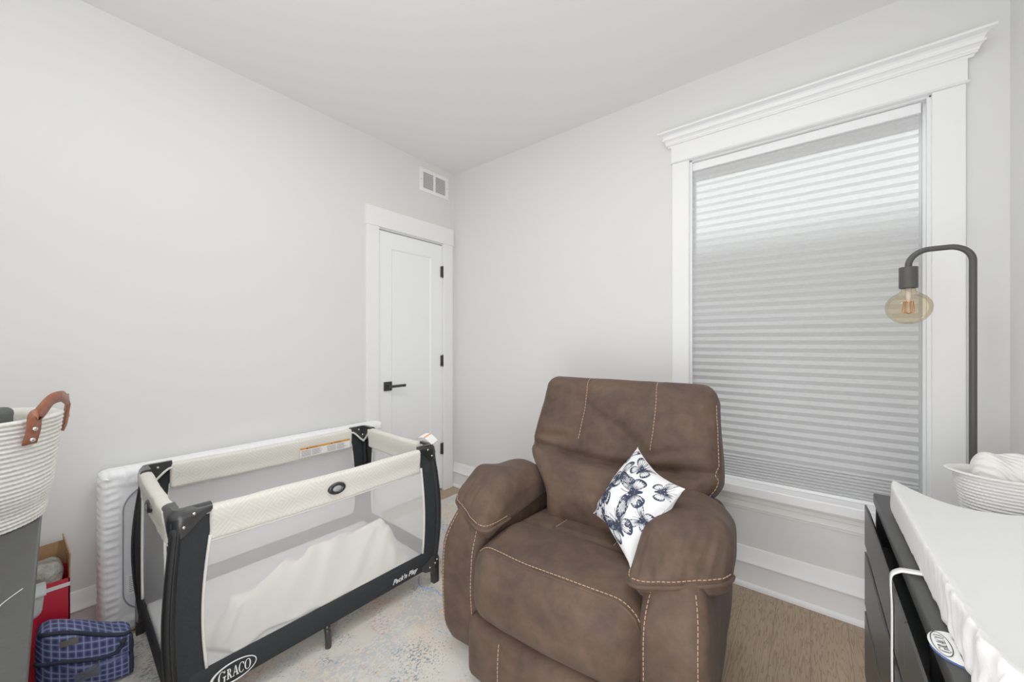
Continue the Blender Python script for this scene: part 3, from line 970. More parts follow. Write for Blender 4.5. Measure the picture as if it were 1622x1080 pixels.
# rails
def rail(axis, pos, a0, a1, outsgn):
    def f(p, q):
        l, t, z = p
        th = 1 + .55 * sst(-.03, .03, z)
        t *= th
        v = Vector((l, t, z)); k = abs(q.x)
        v.y += .0035 * nz((l * 1, t, z), 14, pos * 7); v.z += .004 * nz((l, 0, z), 5, pos * 5) * sst(0, .05, z)
        v.z -= .006 * math.cos(min(1, abs(q.x)) * PI / 2) * 1
        return v
    bm = rbox(a1 - a0, .026, RT - RB, .012, 46, 6, 14, f)
    mid = (a0 + a1) / 2; zc = (RT + RB) / 2
    if axis == 'y': mt = Matrix.Translation((pos, mid, zc)) @ Matrix.Rotation(PI / 2, 4, 'Z')
    else: mt = Matrix.Translation((mid, pos, zc))
    bmesh.ops.transform(bm, matrix=mt, verts=bm.verts)
    r = obj('top_rail', bm, M['rail'], pp, True)
    bp = NB()
    zz = RB - .001
    pts = []
    for i in range(25):
        a = a0 + (a1 - a0) * i / 24; z_ = zz - .006 * math.cos(abs(-1 + 2 * i / 24) * PI / 2)
        pts.append((pos + .004 * outsgn, a, z_) if axis == 'y' else (a, pos + .004 * outsgn, z_))
    tube(bp, pts, .0042, 6)
    obj('rail_piping', bp, M['piping'], r, True)
    return r
rF = rail('y', hx - .010, -hy_ + CG - .004, hy_ - CG + .004, 1)
rB = rail('y', -hx + .010, -hy_ + CG - .004, hy_ - CG + .004, -1)
rL = rail('x', -hy_ + .010, -hx + CG - .03, hx - CG + .03, -1)
rR = rail('x', hy_ - .010, -hx + CG - .03, hx - CG + .03, 1)
# oval release buttons
def button(rl, m):
    b = NB(); b2 = NB()
    t = bmesh.new(); lathe(t, [(0, .004), (.5, .004), (.56, .0075), (.78, .0095), (.96, .006), (1.0, 0), (1.0, -.004)], 36)
    for v_ in t.verts: v_.co.x *= .036; v_.co.y *= .024
    merge(b, t, 0, m); o = obj('release_button', b, M['plastic'], rl, True)
    t = bmesh.new(); lathe(t, [(0, .0095), (.35, .009), (.5, .0045)], 28)
    for v_ in t.verts: v_.co.x *= .036; v_.co.y *= .024
    merge(b2, t, 0, m)
    t = bmesh.new(); oval_ring(t, .009, .0042, .0016, 20); merge(b2, t, 0, m @ Matrix.Translation((0, 0, .0104)))
    obj('button_badge', b2, M['grey_badge'], o, True)
button(rF, frame((hx + .010, -.005, .637), (0, 1, 0), (0, 0, 1)))
button(rL, frame((0, -hy_ - .008, .637), (1, 0, 0), (0, 0, 1)))
# net side panels
def net(axis, pos, a0, a1, sgn):
    b = NB(); n = 8; R = []
    for j in range(n + 1):
        z = BT + (RB - BT) * j / n; row = []
        for i in range(13):
            u = i / 12; sh_ = bowf(z)
            e0 = a0 - sh_; e1 = a1 + sh_
            a = e0 + (e1 - e0) * u
            p = pos + sgn * .004 * math.sin(PI * (j / n))
            row.append(b.verts.new((p, a, z) if axis == 'y' else (a, p, z)))
        R.append(row)
    for j in range(n):
        for i in range(12): b.faces.new((R[j][i], R[j][i + 1], R[j + 1][i + 1], R[j + 1][i]))
    o = obj('net_panel', b, M['net'], pp, True)
    return o
def net_binding(axis, pos, a0, a1, sgn, parent):
    for e, s_ in ((a0, -1), (a1, 1)):
        b = NB(); pts = []
        for j in range(15):
            z = BT + (RB + .02 - BT) * j / 14
            a = e + s_ * bowf(z) - s_ * .002; p = pos + sgn * .005
            pts.append((p, a, z) if axis == 'y' else (a, p, z))
        tube(b, pts, .0045, 6)
        obj('net_binding', b, M['piping'], parent, True)
nl0, nl1 = -hy_ + CG, hy_ - CG + .006
for args in (('y', hx - .006, nl0, nl1, 1), ('y', -hx + .006, nl0, nl1, -1), ('x', -hy_ + .006, -hx + CG, hx - CG, -1), ('x', hy_ - .006, -hx + CG, hx - CG, 1)):
    o = net(*args); net_binding(*args, o)
# lower fabric band
def band(axis, pos, a0, a1, sgn):
    b = NB(); R = []
    prof = [(0, BT), (.003, BT - .002), (.006, .15), (.008, .12), (.004, .09), (-.010, BBt - .008), (-.06, BBt - .008)]
    for (dd, z) in prof:
        R.append([b.verts.new(((pos + sgn * (dd + .001 * nz((i, z * 9, 1), .6))), a0 + (a1 - a0) * i / 20, z) if axis == 'y' else (a0 + (a1 - a0) * i / 20, pos + sgn * dd, z)) for i in range(21)])
    for A, B in zip(R, R[1:]):
        for i in range(20): b.faces.new((A[i], A[i + 1], B[i + 1], B[i]))
    return obj('lower_band', b, M['fabric_dark'], pp, True)
bF = band('y', hx - .004, -hy_ + .02, hy_ - .02, 1); band('y', -hx + .004, -hy_ + .02, hy_ - .02, -1)
band('x', -hy_ + .004, -hx + .02, hx - .02, -1); band('x', hy_ - .004, -hx + .02, hx - .02, 1)
# corner posts
for sx in (-1, 1):
    for sy in (-1, 1):
        X, Y = sx * hx, sy * hy_
        # curved leg
        b = NB(); pts = []
        for i in range(25):
            z = .055 + .60 * i / 24; q_ = bowf(z) * 1.15
            pts.append((X - sx * .012 + sx * q_ * .7, Y - sy * .014 + sy * q_ * .75, z))
        tube(b, pts, .0155, 12)
        lg = obj('leg', b, M['tube_dark'], pp, True)
        b = NB()
        off = [(p[0] + sx * .0135, p[1] - sy * .004, p[2]) for p in pts]
        tube(b, off, .005, 6); obj('leg_piping', b, M['tube_dark'], lg, True)
        # fabric corner panel on both faces
        n = 22
        def pan(axis):
            b = NB(); R = []
            for j in range(n + 1):
                z = .085 + (.675 - .085) * j / n; q_ = bowf(z); row = []
                for i in range(9):
                    u = i / 8
                    wv = .0025 * math.sin(u * 9 + z * 60) * math.sin(PI * u) * sst(.25, .55, z) + .002 * noise.noise(Vector((u * 3, z * 22, sx + sy * 3)))
                    if axis == 'y':
                        a0 = Y + sy * q_; a1 = Y - sy * CG + sy * bowf(z)
                        row.append(b.verts.new((X - sx * .004 + sx * (q_ * .7 * (1 - u) + wv), a0 + (a1 - a0) * u, z)))
                    else:
                        a0 = X + sx * q_ * .7; a1 = X - sx * CG + sx * bowf(z)
                        row.append(b.verts.new((a0 + (a1 - a0) * u, Y - sy * .004 + sy * (q_ * (1 - u) + wv), z)))
                R.append(row)
            for j in range(n):
                for i in range(8): b.faces.new((R[j][i], R[j][i + 1], R[j + 1][i + 1], R[j + 1][i]))
            obj('corner_panel', b, M['fabric_dark'], pp, True)
        pan('y'); pan('x')
        # moulded bracket: two cheeks with a curved lower edge and a rounded outer corner
        b = NB(); rc = .028
        path = []                                     # plan path from one cheek end round the corner to the other
        LB = CG + .002
        for i in range(7): path.append((X, Y - sy * (LB - (LB - rc) * i / 6), (LB - (LB - rc) * i / 6)))
        for i in range(1, 7):
            a = PI / 2 * i / 7
            path.append((X - sx * rc * (1 - math.cos(a)), Y - sy * rc * (1 - math.sin(a)), rc * (1 - i / 3.5)))
        for i in range(7): path.append((X - sx * (rc + (LB - rc) * i / 6), Y, -(rc + (LB - rc) * i / 6)))
        def low(dist):
            u = min(1, abs(dist) / LB)
            return .620 + .064 * sst(.15, 1.0, u)
        ztp = .709
        def nrm(dist):
            if dist >= rc: return 1, 0
            if dist <= -rc: return 0, 1
            a = (1 - dist / rc) * PI / 4; return math.cos(a), math.sin(a)
        rows = []
        for k in range(7):
            row = []
            for (px_, py_, dist) in path:
                lo = low(dist); t = k / 6
                z = lo + (ztp - lo) * t
                cx_, cy_ = X - sx * .06, Y - sy * .06
                nin = .0
                bul = .0045 * math.sin(PI * t) + .003
                bul -= .010 * max(0, t - .8) / .2
                nx_, ny_ = nrm(dist); dx = sx * bul * nx_; dy = sy * bul * ny_
                row.append(b.verts.new((px_ + dx, py_ + dy, z)))
            rows.append(row)
        # inner wall
        inr = []
        for k in (1, 0):
            row = []
            for (px_, py_, dist) in path:
                z = ztp if k else low(dist)
                nx_, ny_ = nrm(dist); x_, y_ = px_ - sx * .025 * nx_, py_ - sy * .025 * ny_
                row.append(b.verts.new((x_, y_, z)))
            inr.append(row)
        allr = rows + inr + [rows[0]]
        for A, B in zip(allr, allr[1:]):
            for i in range(len(A) - 1):
                try: b.faces.new((A[i], A[i + 1], B[i + 1], B[i]))
                except ValueError: pass
        for e in (0, -1):
            try: b.faces.new([r_[e] for r_ in rows + inr])
            except ValueError: pass
        br = obj('corner_bracket', b, M['plastic'], pp, True, 40)
        def rivet(par, r_, mtx):
            b = NB(); tb = bmesh.new(); lathe(tb, [(0, r_ * .55), (r_ * .7, r_ * .45), (r_, 0)], 12); merge(b, tb, 0, mtx)
            obj('rivet', b, M['chrome'], par, True)
        for (dx_, zz) in ((.055, .690), (.030, .655)):
            rivet(br, .005, frame((X + sx * .0065, Y - sy * dx_, zz), (0, sx, 0), (0, 0, 1)))
            rivet(br, .005, frame((X - sx * .0255, Y - sy * dx_, zz), (0, -sx, 0), (0, 0, 1)))
        # cream trim under the bracket on the inner side
        for cheek in (1, -1):
            b = NB(); pts = []
            for (px_, py_, dist) in path:
                if dist * cheek < -.001: continue
                nx_, ny_ = nrm(dist); pts.append((px_ - sx * .024 * nx_, py_ - sy * .024 * ny_, low(dist) - .004))
            tube(b, pts, .005, 6); obj('bracket_trim', b, M['piping'], br, True)
        # foot
        b = NB(); prof = [(0, .012), (0, .0), (.032, .0), (.036, .05), (.050, .072), (.085, .080), (.105, .095), (.105, .118), (.02, .150), (0, .125)]
        for (axis) in ('y', 'x'):
            A, B = [], []
            for (dd, z) in prof:
                if axis == 'y':
                    A.append(b.verts.new((X + sx * .010, Y - sy * dd + sy * .012, z))); B.append(b.verts.new((X - sx * .016, Y - sy * dd + sy * .012, z)))
                else:
                    A.append(b.verts.new((X - sx * dd + sx * .010, Y + sy * .012, z))); B.append(b.verts.new((X - sx * dd + sx * .010, Y - sy * .014, z)))
            b.faces.new(A); b.faces.new(B)
            for i in range(len(prof)): b.faces.new((A[i], A[(i + 1) % len(prof)], B[(i + 1) % len(prof)], B[i]))
        ft = obj('foot', b, M['plastic'], pp)
        for (dd, zz) in ((.012, .105), (.045, .095), (.0, .118)):
            rivet(ft, .0045, frame((X + sx * .0105, Y - sy * dd, zz), (0, sx, 0), (0, 0, 1)))
# centre support legs
b = NB()
tube(b, catmull([(hx - .22, -.035, .085), (hx - .03, -.035, .085), (hx - .008, -.035, .07), (hx, -.035, .03), (hx, -.035, .003)], 8), .0125, 12)
obj('support_leg', b, M['plastic'], pp, True)
b = NB()
tube(b, catmull([(-hx + .22, -.035, .085), (-hx + .03, -.035, .085), (-hx + .008, -.035, .07), (-hx, -.035, .03), (-hx, -.035, .003)], 8), .0125, 12)
obj('support_leg', b, M['plastic'], pp, True)
# floor board
def f(p, q):
    v = Vector(p); v.z += .004 * nz(p, 3, 2) * sst(-.01, .015, p.z); return v
bm = rbox(2 * hx - .03, 2 * hy_ - .04, .035, .012, 24, 30, 4, f)
bmesh.ops.translate(bm, verts=bm.verts, vec=(0, 0, .100)); obj('floor_pad', bm, M['pad_grey'], pp, True)
# logo and lettering on the front band
b = NB()
t = bmesh.new(); serif_word(t, 0); merge(b, t, 0, frame((hx + .0070, -.352, .123), (0, 1, -.01), (0, 0, 1)) @ Matrix.Diagonal((.0205, .034, 1, 1)))
t = bmesh.new(); oval_ring(t, .066, .035, .0045, 48, 0, .003); merge(b, t, 0, frame((hx + .0068, -.352, .123), (0, 1, -.01), (0, 0, 1)))
o = obj('oval_logo', b, M['paper'], bF); o['label'] = 'white oval brand logo'
b = NB(); t = text_mesh("Pack'n Play", .030, .35, .0006); merge(b, t, 0, frame((hx + .0060, .322, .118), (0, 1, 0), (0, 0, 1)))
o = obj('lettering', b, M['paper'], bF); o['label'] = 'white slanted lettering'
# warning label on the far rail
xo = -hx + .010 + .022
b = NB()
def lrect(bm, y0_, y1_, z0_, z1_, dx, mi):
    vs = [bm.verts.new((xo + dx, a, c)) for a, c in ((y0_, z0_), (y1_, z0_), (y1_, z1_), (y0_, z1_))]
    g = bm.faces.new(vs); g.material_index = mi
ly0, ly1 = .115, .395; lz0, lz1 = .596, .648
lrect(b, ly0, ly1, lz0, lz1, .0, 0); lrect(b, ly0, ly1, lz1 - .011, lz1, .0006, 1)
for c0 in (ly0 + .006, ly0 + .145):
    for r_ in range(8):
        z = lz1 - .016 - r_ * .0042
        for h0, h1 in ((0, .05), (.056, .056 + .066 * random.uniform(.6, 1))): lrect(b, c0 + h0, c0 + h1, z - .0016, z, .0006, 2)
for c0 in (ly0 + .07, ly0 + .205):
    t = text_mesh('WARNING', .009); merge(b, t, 3, frame((xo + .0012, c0, lz1 - .0057), (0, 1, 0), (0, 0, 1)))
    t = bmesh.new(); poly2(t, [(-.005, -.004), (.005, -.004), (0, .005)]); merge(b, t, 3, frame((xo + .0012, c0 - .034, lz1 - .0057), (0, 1, 0), (0, 0, 1)))
o = obj('warning_label', b, [M['paper'], M['orange'], M['ink'], M['dark_ink']], rB); o['label'] = 'white and orange warning label'
# curled paper tag at the near right corner
b = NB(); R = []
for i in range(15):
    u = i / 14
    c_ = Vector((hx - .10 + .115 * u, hy_ - .05 + .03 * u, .712 + .034 * math.sin(PI * (u * .92 + .04)) + .006))
    R.append([b.verts.new(c_ + Vector((-.010, .028, .004)) * k) for k in (-1, 0, 1)])
for i in range(14):
    for k in range(2):
        g = b.faces.new((R[i][k], R[i + 1][k], R[i + 1][k + 1], R[i][k + 1])); g.material_index = 1 if i in (2, 8) else 0
o = obj('paper_tag', b, [M['paper'], M['orange']], rR, True); o['label'] = 'curled white paper tag with orange stripes'

# fleece blanket inside the playard
bl = thing('fleece_blanket', 'crumpled cream fleece blanket lying inside the playard', 'blanket', (.60, -1.38, RZ + .118))
b = NB(); nu, nv = 90, 44
spine = catmull([(.735, -1.845, 0), (.665, -1.72, 0), (.61, -1.55, 0), (.585, -1.35, 0), (.60, -1.17, 0), (.635, -1.02, 0)], 20)
wl_ = [(.10, .07), (.10, .12), (.085, .20), (.12, .25), (.13, .25), (.08, .22)]   # half widths: wall side, front side
def li(arr, t):
    k = t * (len(arr) - 1); i = min(int(k), len(arr) - 2); f_ = k - i; return tuple(arr[i][q] * (1 - f_) + arr[i + 1][q] * f_ for q in range(2))
R = []
for i in range(nu + 1):
    t = i / nu; k = t * (len(spine) - 1); i0 = min(int(k), len(spine) - 2); c_ = spine[i0].lerp(spine[i0 + 1], k - i0)
    tg = (spine[min(i0 + 1, len(spine) - 1)] - spine[max(i0 - 1, 0)]).normalized(); nn = Vector((tg.y, -tg.x, 0))
    wa, wb = li(wl_, t); row = []
    wob = .018 * noise.noise(Vector((t * 9, 1, 0)))
    for j in range(nv + 1):
        s_ = -1 + 2 * j / nv
        if s_ < 0: off = s_ * (wa + wob)
        else: off = s_ * (wb + wob)
        p = c_ + nn * off
        edge = (1 - abs(s_) ** 6) * min(1, t * 9) * min(1, (1 - t) * 9)
        ridge = .105 * G(s_ + .15 - .35 * math.sin(t * 4), .34) + .075 * G(s_ - .52 + .3 * t, .2) + .028 * G(s_ + .75 - .2 * t, .18)
        cr = .034 * (1 - 2.2 * abs(noise.noise(Vector((s_ * 2.6 + t * 7, t * 2.2, 2))))) * .8 + .012 * (1 - 2 * abs(noise.noise(Vector((s_ * 5 + t * 3, t * 9, 9))))) + .010 * noise.noise(Vector((s_ * 6 + t * 12, t * 5, 7)))
        h = .010 + edge * (.006 + ridge + cr + .012 * G(t - .12, .12) + .03 * G(t - .88, .1) * G(s_ - .3, .5))
        p.x = min(.858, max(.22, p.x)); p.y = min(-.995, max(-1.955, p.y))
        row.append(b.verts.new((p.x - .60, p.y + 1.38, max(.003, h))))
    R.append(row)
for i in range(nu):
    for j in range(nv): b.faces.new((R[i][j], R[i + 1][j], R[i + 1][j + 1], R[i][j + 1]))
o = obj('blanket_cloth', b, M['blanket'], bl, True)
md = o.modifiers.new('thickness', 'SOLIDIFY'); md.thickness = .006; md.offset = -1

# ------------------------------------------------------------------ crib mattress against the wall
mt = thing('crib_mattress', 'crib mattress in a gathered white fitted sheet standing against the wall', 'mattress', (.085, -1.435, .0005))
ML, MH, MT = 1.305, .70, .105
def f(p, q):
    t, y, z = p
    v = Vector((t, y, z))
    # elastic gathers on the rim of the back face and on the sides
    rim = max((abs(q.y) - (1 - .105)) / .105, (abs(q.z) - (1 - .22)) / .22)
    e = sst(-.05, .5, rim)
    ang = y * 130 if (abs(q.z) - .78) / .22 > (abs(q.y) - .895) / .105 else z * 130
    g = e * (1 - 2 * abs(math.sin(ang * .82 + 3.0 * noise.noise(Vector((y * 7, z * 7, 0))))) ** .6 + .7 * noise.noise(Vector((y * 40, z * 40, 5))))
    fr = sst(-.02, .05, t)
    v.x += .0042 * g * (1 if t > 0 else .6)
    if abs(q.y) > .97 or abs(q.z) > .97:
        v.y += .0036 * g * (1 if abs(q.y) > .97 else 0); v.z += .0016 * g * (1 if abs(q.z) > .97 else 0)
    # underside sits a little inside the sheet
    v.x -= fr * .010 * sst(.3, -.1, rim)
    return v
bm = rbox(MT, ML, MH, .030, 12, 260, 150, f)
bmesh.ops.translate(bm, verts=bm.verts, vec=(0, 0, MH / 2))
for fc in bm.faces:
    c_ = fc.calc_center_median()
    yy = (abs(c_.y) - (ML / 2 - .068)); zz = (abs(c_.z - MH / 2) - (MH / 2 - .078))
    inside = yy < 0 and zz < 0 and (math.hypot(max(0, yy + .10), max(0, zz + .10)) < .10)
    if c_.x > .02 and inside: fc.material_index = 1
ms = obj('mattress_body', bm, [M['sheet'], M['mat_back']], mt, True)
# dark line where the sheet ends
b = NB(); pts = []
cy_, cz_, r_ = ML / 2 - .068, MH / 2 - .078, .10
for (sy, sz, a0) in ((1, 1, 0), (-1, 1, 90), (-1, -1, 180), (1, -1, 270)):
    for i in range(9):
        a = math.radians(a0 + 90 * i / 8)
        pts.append((MT / 2 - .006, sy * (cy_ - r_) + r_ * math.cos(a), MH / 2 + sz * (cz_ - r_) + r_ * math.sin(a)))
tube(b, pts, .0028, 6, closed=True)
obj('sheet_hem', b, plain('hem_grey', (150, 152, 158), .8, .1), mt, True)
b = NB()
def lq(y0_, y1_, z0_, z1_, dx, mi):
    g = b.faces.new([b.verts.new((MT / 2 - .006 + dx, a, c)) for a, c in ((y0_, z0_), (y1_, z0_), (y1_, z1_), (y0_, z1_))]); g.material_index = mi
LY, LZ = -ML / 2 + .078, .165
lq(LY, LY + .13, LZ, LZ + .085, .0005, 0)
for c0 in range(3):
    for r_ in range(9):
        lq(LY + .008 + c0 * .041, LY + .008 + c0 * .041 + .034 * random.uniform(.6, 1), LZ + .072 - r_ * .0078, LZ + .0748 - r_ * .0078, .001, 1)
o = obj('care_label', b, [M['paper'], M['ink']], mt); o['label'] = 'white printed care label'

# ------------------------------------------------------------------ dressers
def dresser(name, label, loc, rz, W, D, Ht, top_over=.002, prot=.024, rec=0):
    """front faces local -y; x 0..W, y 0..D"""
    t = thing(name, label, 'dresser', loc, rz)
    b = NB(); box(b, -.003, W + .003, -top_over, D, Ht - .034, Ht, bev=.004, seg=3); obj('top_board', b, M['dresser'], t, True, 40)
    b = NB()
    box(b, 0, .018, .004 + rec, D, 0, Ht - .034); box(b, W - .018, W, .004 + rec, D, 0, Ht - .034); box(b, .018, W - .018, D - .012, D, .03, Ht - .034)
    box(b, W / 2 - .01, W / 2 + .01, .012 + rec, D - .012, .06, Ht - .034); box(b, .018, W - .018, .03 + rec, .05 + rec, 0, .08); box(b, .018, W - .018, .012 + rec, D - .012, .08, .095)
    obj('carcass', b, M['dresser_in'], t)
    zs_ = [(Ht - .185, Ht - .044), (Ht - .392, Ht - .207), (.085, Ht - .414)]
    for c in (0, 1):
        x0, x1 = (.002, W / 2 - .002) if c == 0 else (W / 2 + .002, W - .002)
        for (z0, z1) in zs_:
            b = NB()
            # front with a bevelled grip along its top edge
            pr = [(-prot, z0 + .004), (-prot + .014, z0), (-prot + .014, z1 - .022), (-prot + .004, z1), (-prot, z1 - .002)]
            A = [b.verts.new((x0, y, z)) for y, z in pr]; B = [b.verts.new((x1, y, z)) for y, z in pr]
            b.faces.new(A); b.faces.new(B)
            for i in range(5): b.faces.new((A[i], A[(i + 1) % 5], B[(i + 1) % 5], B[i]))
            box(b, x0 + .03, x1 - .03, -prot + .014, D - .05, z0 + .01, z0 + .02)
            obj('drawer', b, M['dresser'], t)
    return t
DRT = .72
drR = dresser('dresser', 'black six-drawer dresser by the window holding the changing pad', (2.584, -.46, 0), -PI / 2, 1.40, .40, DRT)
drL = dresser('dresser', 'black dresser at the left edge with the cream rope basket on top', (1.73, -2.2715, 0), PI - .025, 1.40, .42, DRT, .004, -.040, .040)

# ------------------------------------------------------------------ changing pad
cp = thing('changing_pad', 'white contoured changing pad with gathered cover on the black dresser', 'changing pad', (2.785, -1.035, DRT))
def f(p, q):
    x, y, z = p; u = q.x; t = sst(-.03, .03, z)
    side = abs(u) ** 2.2
    hgt = -.022 + .052 * side
    z += t * hgt
    # ends: cover pulled round the corner
    x *= 1 - .05 * sst(.80, 1, abs(q.y)) * t
    e = sst(.55, 1, abs(u)) * (1 - t * .4)
    v = Vector((x, y, z))
    gth = sst(.86, 1, abs(u)) * (.2 + .8 * sst(.02, -.36, y))
    v.x += math.copysign(1, u) * .0065 * gth * (noise.noise(Vector((y * 55, z * 10, 3))) + .6 * noise.noise(Vector((y * 110 + z * 40, z * 30, 6))))
    v.z += t * .003 * noise.noise(Vector((x * 9, y * 9, 4))) + gth * .0045 * noise.noise(Vector((y * 60, z * 10, 8)))
    v.x -= math.copysign(1, u) * .012 * sst(.8, 1, abs(u)) * (1 - t) * .4
    return v
bm = rbox(.375, .84, .072, .015, 50, 220, 14, f)
bmesh.ops.translate(bm, verts=bm.verts, vec=(0, 0, .038)); obj('pad_cover', bm, M['pad_white'], cp, True)
# safety strap hanging over the dresser front
b = NB(); pts = [(-.170, .0, .012), (-.205, .003, .006), (-.216, .004, .002), (-.229, .004, -.012), (-.2305, .004, -.04), (-.229, .002, -.09), (-.2295, -.002, -.2), (-.229, -.004, -.33)]
P = catmull(pts, 6); A = []; B = []
for i, p in enumerate(P):
    A.append(b.verts.new(p + Vector((0, .010, 0)))); B.append(b.verts.new(p - Vector((0, .010, 0))))
for i in range(len(P) - 1): b.faces.new((A[i], A[i + 1], B[i + 1], B[i]))
sp = obj('safety_strap', b, M['white'], cp, True)
md = sp.modifiers.new('thickness', 'SOLIDIFY'); md.thickness = .0018
b = NB(); box(b, -.238, -.2285, -.022, .016, -.40, -.325, bev=.004); obj('strap_buckle', b, M['white'], sp, True, 40)
# brand tab sewn to the pad edge
b = NB(); ty = -.252
outline = [(math.cos(a) * .030, math.sin(a) * .045) for a in [PI * (.0 + i / 16) + PI / 2 for i in range(17)]]
def tabT(p): return Vector((-.180 + p[0] * 1.15, ty + p[1], .0035))
vs = [b.verts.new(tabT(p)) for p in outline]; b.faces.new(vs)
mtab = frame((-.1985, ty, .0046), (0, 1, 0), (-1, 0, 0))
t = bmesh.new(); oval_ring(t, .034, .0125, .0013, 40, 0, .0); merge(b, t, 1, mtab)
t = bmesh.new(); serif_word(t, 0); merge(b, t, 1, mtab @ Matrix.Diagonal((.0105, .012, 1, 1)))
for i in range(len(outline) // 2 + 1, len(outline) - 1):
    p, q_ = tabT(outline[i]), tabT(outline[i + 1]); g = b.faces.new([b.verts.new(v_) for v_ in (p, q_, q_ + Vector((0, 0, -.004)), p + Vector((0, 0, -.004)))]); g.material_index = 2
o = obj('brand_tab', b, [M['paper'], M['dark_ink'], M['blue']], cp); o['label'] = 'white tab with oval brand logo'

# ------------------------------------------------------------------ rope baskets
def rope_basket(bm, cx, cy, base, rim, ht, rows, rr, seg=420, n_exp=2.0, twist=110, sag=None):
    """coiled rope oval: base/rim = (a,b) half axes"""
    R = []; sub = 6
    total = rows * sub
    rows_pts = []
    for k in range(total + 1):
        t = k / total; ph_ = (k % sub) / sub
        zc = ht * t; bulge = rr * abs(math.sin(PI * ph_))
        row = []
        ri = k // sub
        for i in range(seg):
            a = 2 * PI * i / seg
            e = sst(0, .10, t) * .12 + t * .88
            aa = base[0] + (rim[0] - base[0]) * e; bb = base[1] + (rim[1] - base[1]) * e
            ca, sa = math.cos(a), math.sin(a)
            rx = math.copysign(abs(ca) ** (2 / n_exp), ca); ry = math.copysign(abs(sa) ** (2 / n_exp), sa)
            tw = .22 * math.sin(twist * a + ri * 1.9 + ph_ * 3.0)
            off = bulge * (1 + tw) - rr
            p = Vector((cx + (aa + off) * rx, cy + (bb + off) * ry, zc))
            if sag: p = sag(p, a, t)
            row.append(p)
        rows_pts.append(row)
    # inner wall
    def ring(row): return [bm.verts.new(p) for p in row]
    V = [ring(r_) for r_ in rows_pts]
    inner = []
    for k in range(total, -1, -sub * 2):
        row = [Vector((cx + (p.x - cx) * .94, cy + (p.y - cy) * .94, max(.006, p.z))) for p in rows_pts[k]]
        inner.append(ring(row))
    V += inner
    for A, B in zip(V, V[1:]):
        for i in range(seg):
            g = bm.faces.new((A[i], A[(i + 1) % seg], B[(i + 1) % seg], B[i])); g.smooth = True
    g = bm.faces.new(V[-1]); g = bm.faces.new(list(reversed(V[0])))

# left basket with leather handles
BLX, BLY = .545, -2.415
kb = thing('rope_basket', 'cream coiled rope basket with brown leather handles on the left dresser', 'basket', (BLX, BLY, DRT))
b = NB()
def sagf(p, a, t):
    f_ = G((a if a < PI else a - 2 * PI) - .75, .9)
    lowz = G(t - .22, .18)
    p = p.copy(); k = 1 - .035 * f_ * G(t - .15, .10) + .02 * f_ * G(t - .38, .14)
    p.x *= k; p.y *= k
    p.z = max(.001 + .0002 * p.z, p.z - .022 * f_ * G(t - .5, .35) * (1 - t))
    return p
rope_basket(b, 0, 0, (.184, .184), (.222, .222), .306, 26, .0062, 480, 2, 95, sagf)
obj('basket_body', b, M['rope'], kb, True)
def handle(th0, th1, rise):
    b = NB()
    def P(th, r, z): return Vector((math.cos(math.radians(th)) * r, math.sin(math.radians(th)) * r, z))
    ctrl = [P(th0, .222, .238), P(th0, .232, .275), P(th0, .236, .315), P(th0 + 3, .235, rise - .03), P(th0 + (th1 - th0) * .25, .226, rise), P((th0 + th1) / 2, .224, rise + .004), P(th0 + (th1 - th0) * .75, .226, rise - .012),
            P(th1 - 3, .235, .335), P(th1, .234, .300), P(th1, .230, .262), P(th1, .222, .235)]
    C_ = catmull(ctrl, 7); n = len(C_); w = .0165
    A, B = [], []
    for i, p in enumerate(C_):
        u = i / (n - 1)
        t = (C_[min(i + 1, n - 1)] - C_[max(i - 1, 0)]).normalized()
        rad = Vector((p.x, p.y, 0)).normalized()
        vert = abs(t.z)
        side = t.cross(rad).normalized()
        A.append(b.verts.new(p + side * w)); B.append(b.verts.new(p - side * w))
    for i in range(n - 1):
        g = b.faces.new((A[i], A[i + 1], B[i + 1], B[i])); g.smooth = True
    o = obj('leather_handle', b, M['strap_leather'], kb, True)
    md = o.modifiers.new('thickness', 'SOLIDIFY'); md.thickness = .0045; md.offset = 0
    for th in (th0, th1):
        for z in (.250, .280):
            b = NB(); tb = bmesh.new(); lathe(tb, [(0, .004), (.0045, .0035), (.0065, 0)], 14)
            rad = P(th, 1, 0)
            merge(b, tb, 0, frame(P(th, .2365 if z > .26 else .2300, z), (-rad.y, rad.x, 0), (0, 0, 1)))
            obj('rivet', b, M['chrome'], o, True)
handle(44, 102, .352); handle(224, 282, .352)
# dark pouch standing in the basket
po = thing('cloth_pouch', 'dark grey cloth pouch poking out above the cream basket rim', 'pouch', (BLX - .11, BLY + .085, DRT + .012))
b = NB()
def f(p, q):
    x, y, z = p; t = (z + .16) / .32
    k = .75 + .35 * t; v = Vector((x * k, y * k, z)); v.x += .006 * nz(v, 14, 1); v.y += .006 * nz(v, 14, 4); return v
bm = rbox(.07, .075, .305, .022, 10, 10, 20, f); bmesh.ops.translate(bm, verts=bm.verts, vec=(0, 0, .1535))
obj('pouch_body', bm, M['grey_cloth'], po, True)
b = NB(); tube(b, [(.045, -.03, .25), (.048, -.005, .30), (.045, .028, .25)], .004, 6); obj('pouch_seam', b, M['grey_cloth'], po, True)

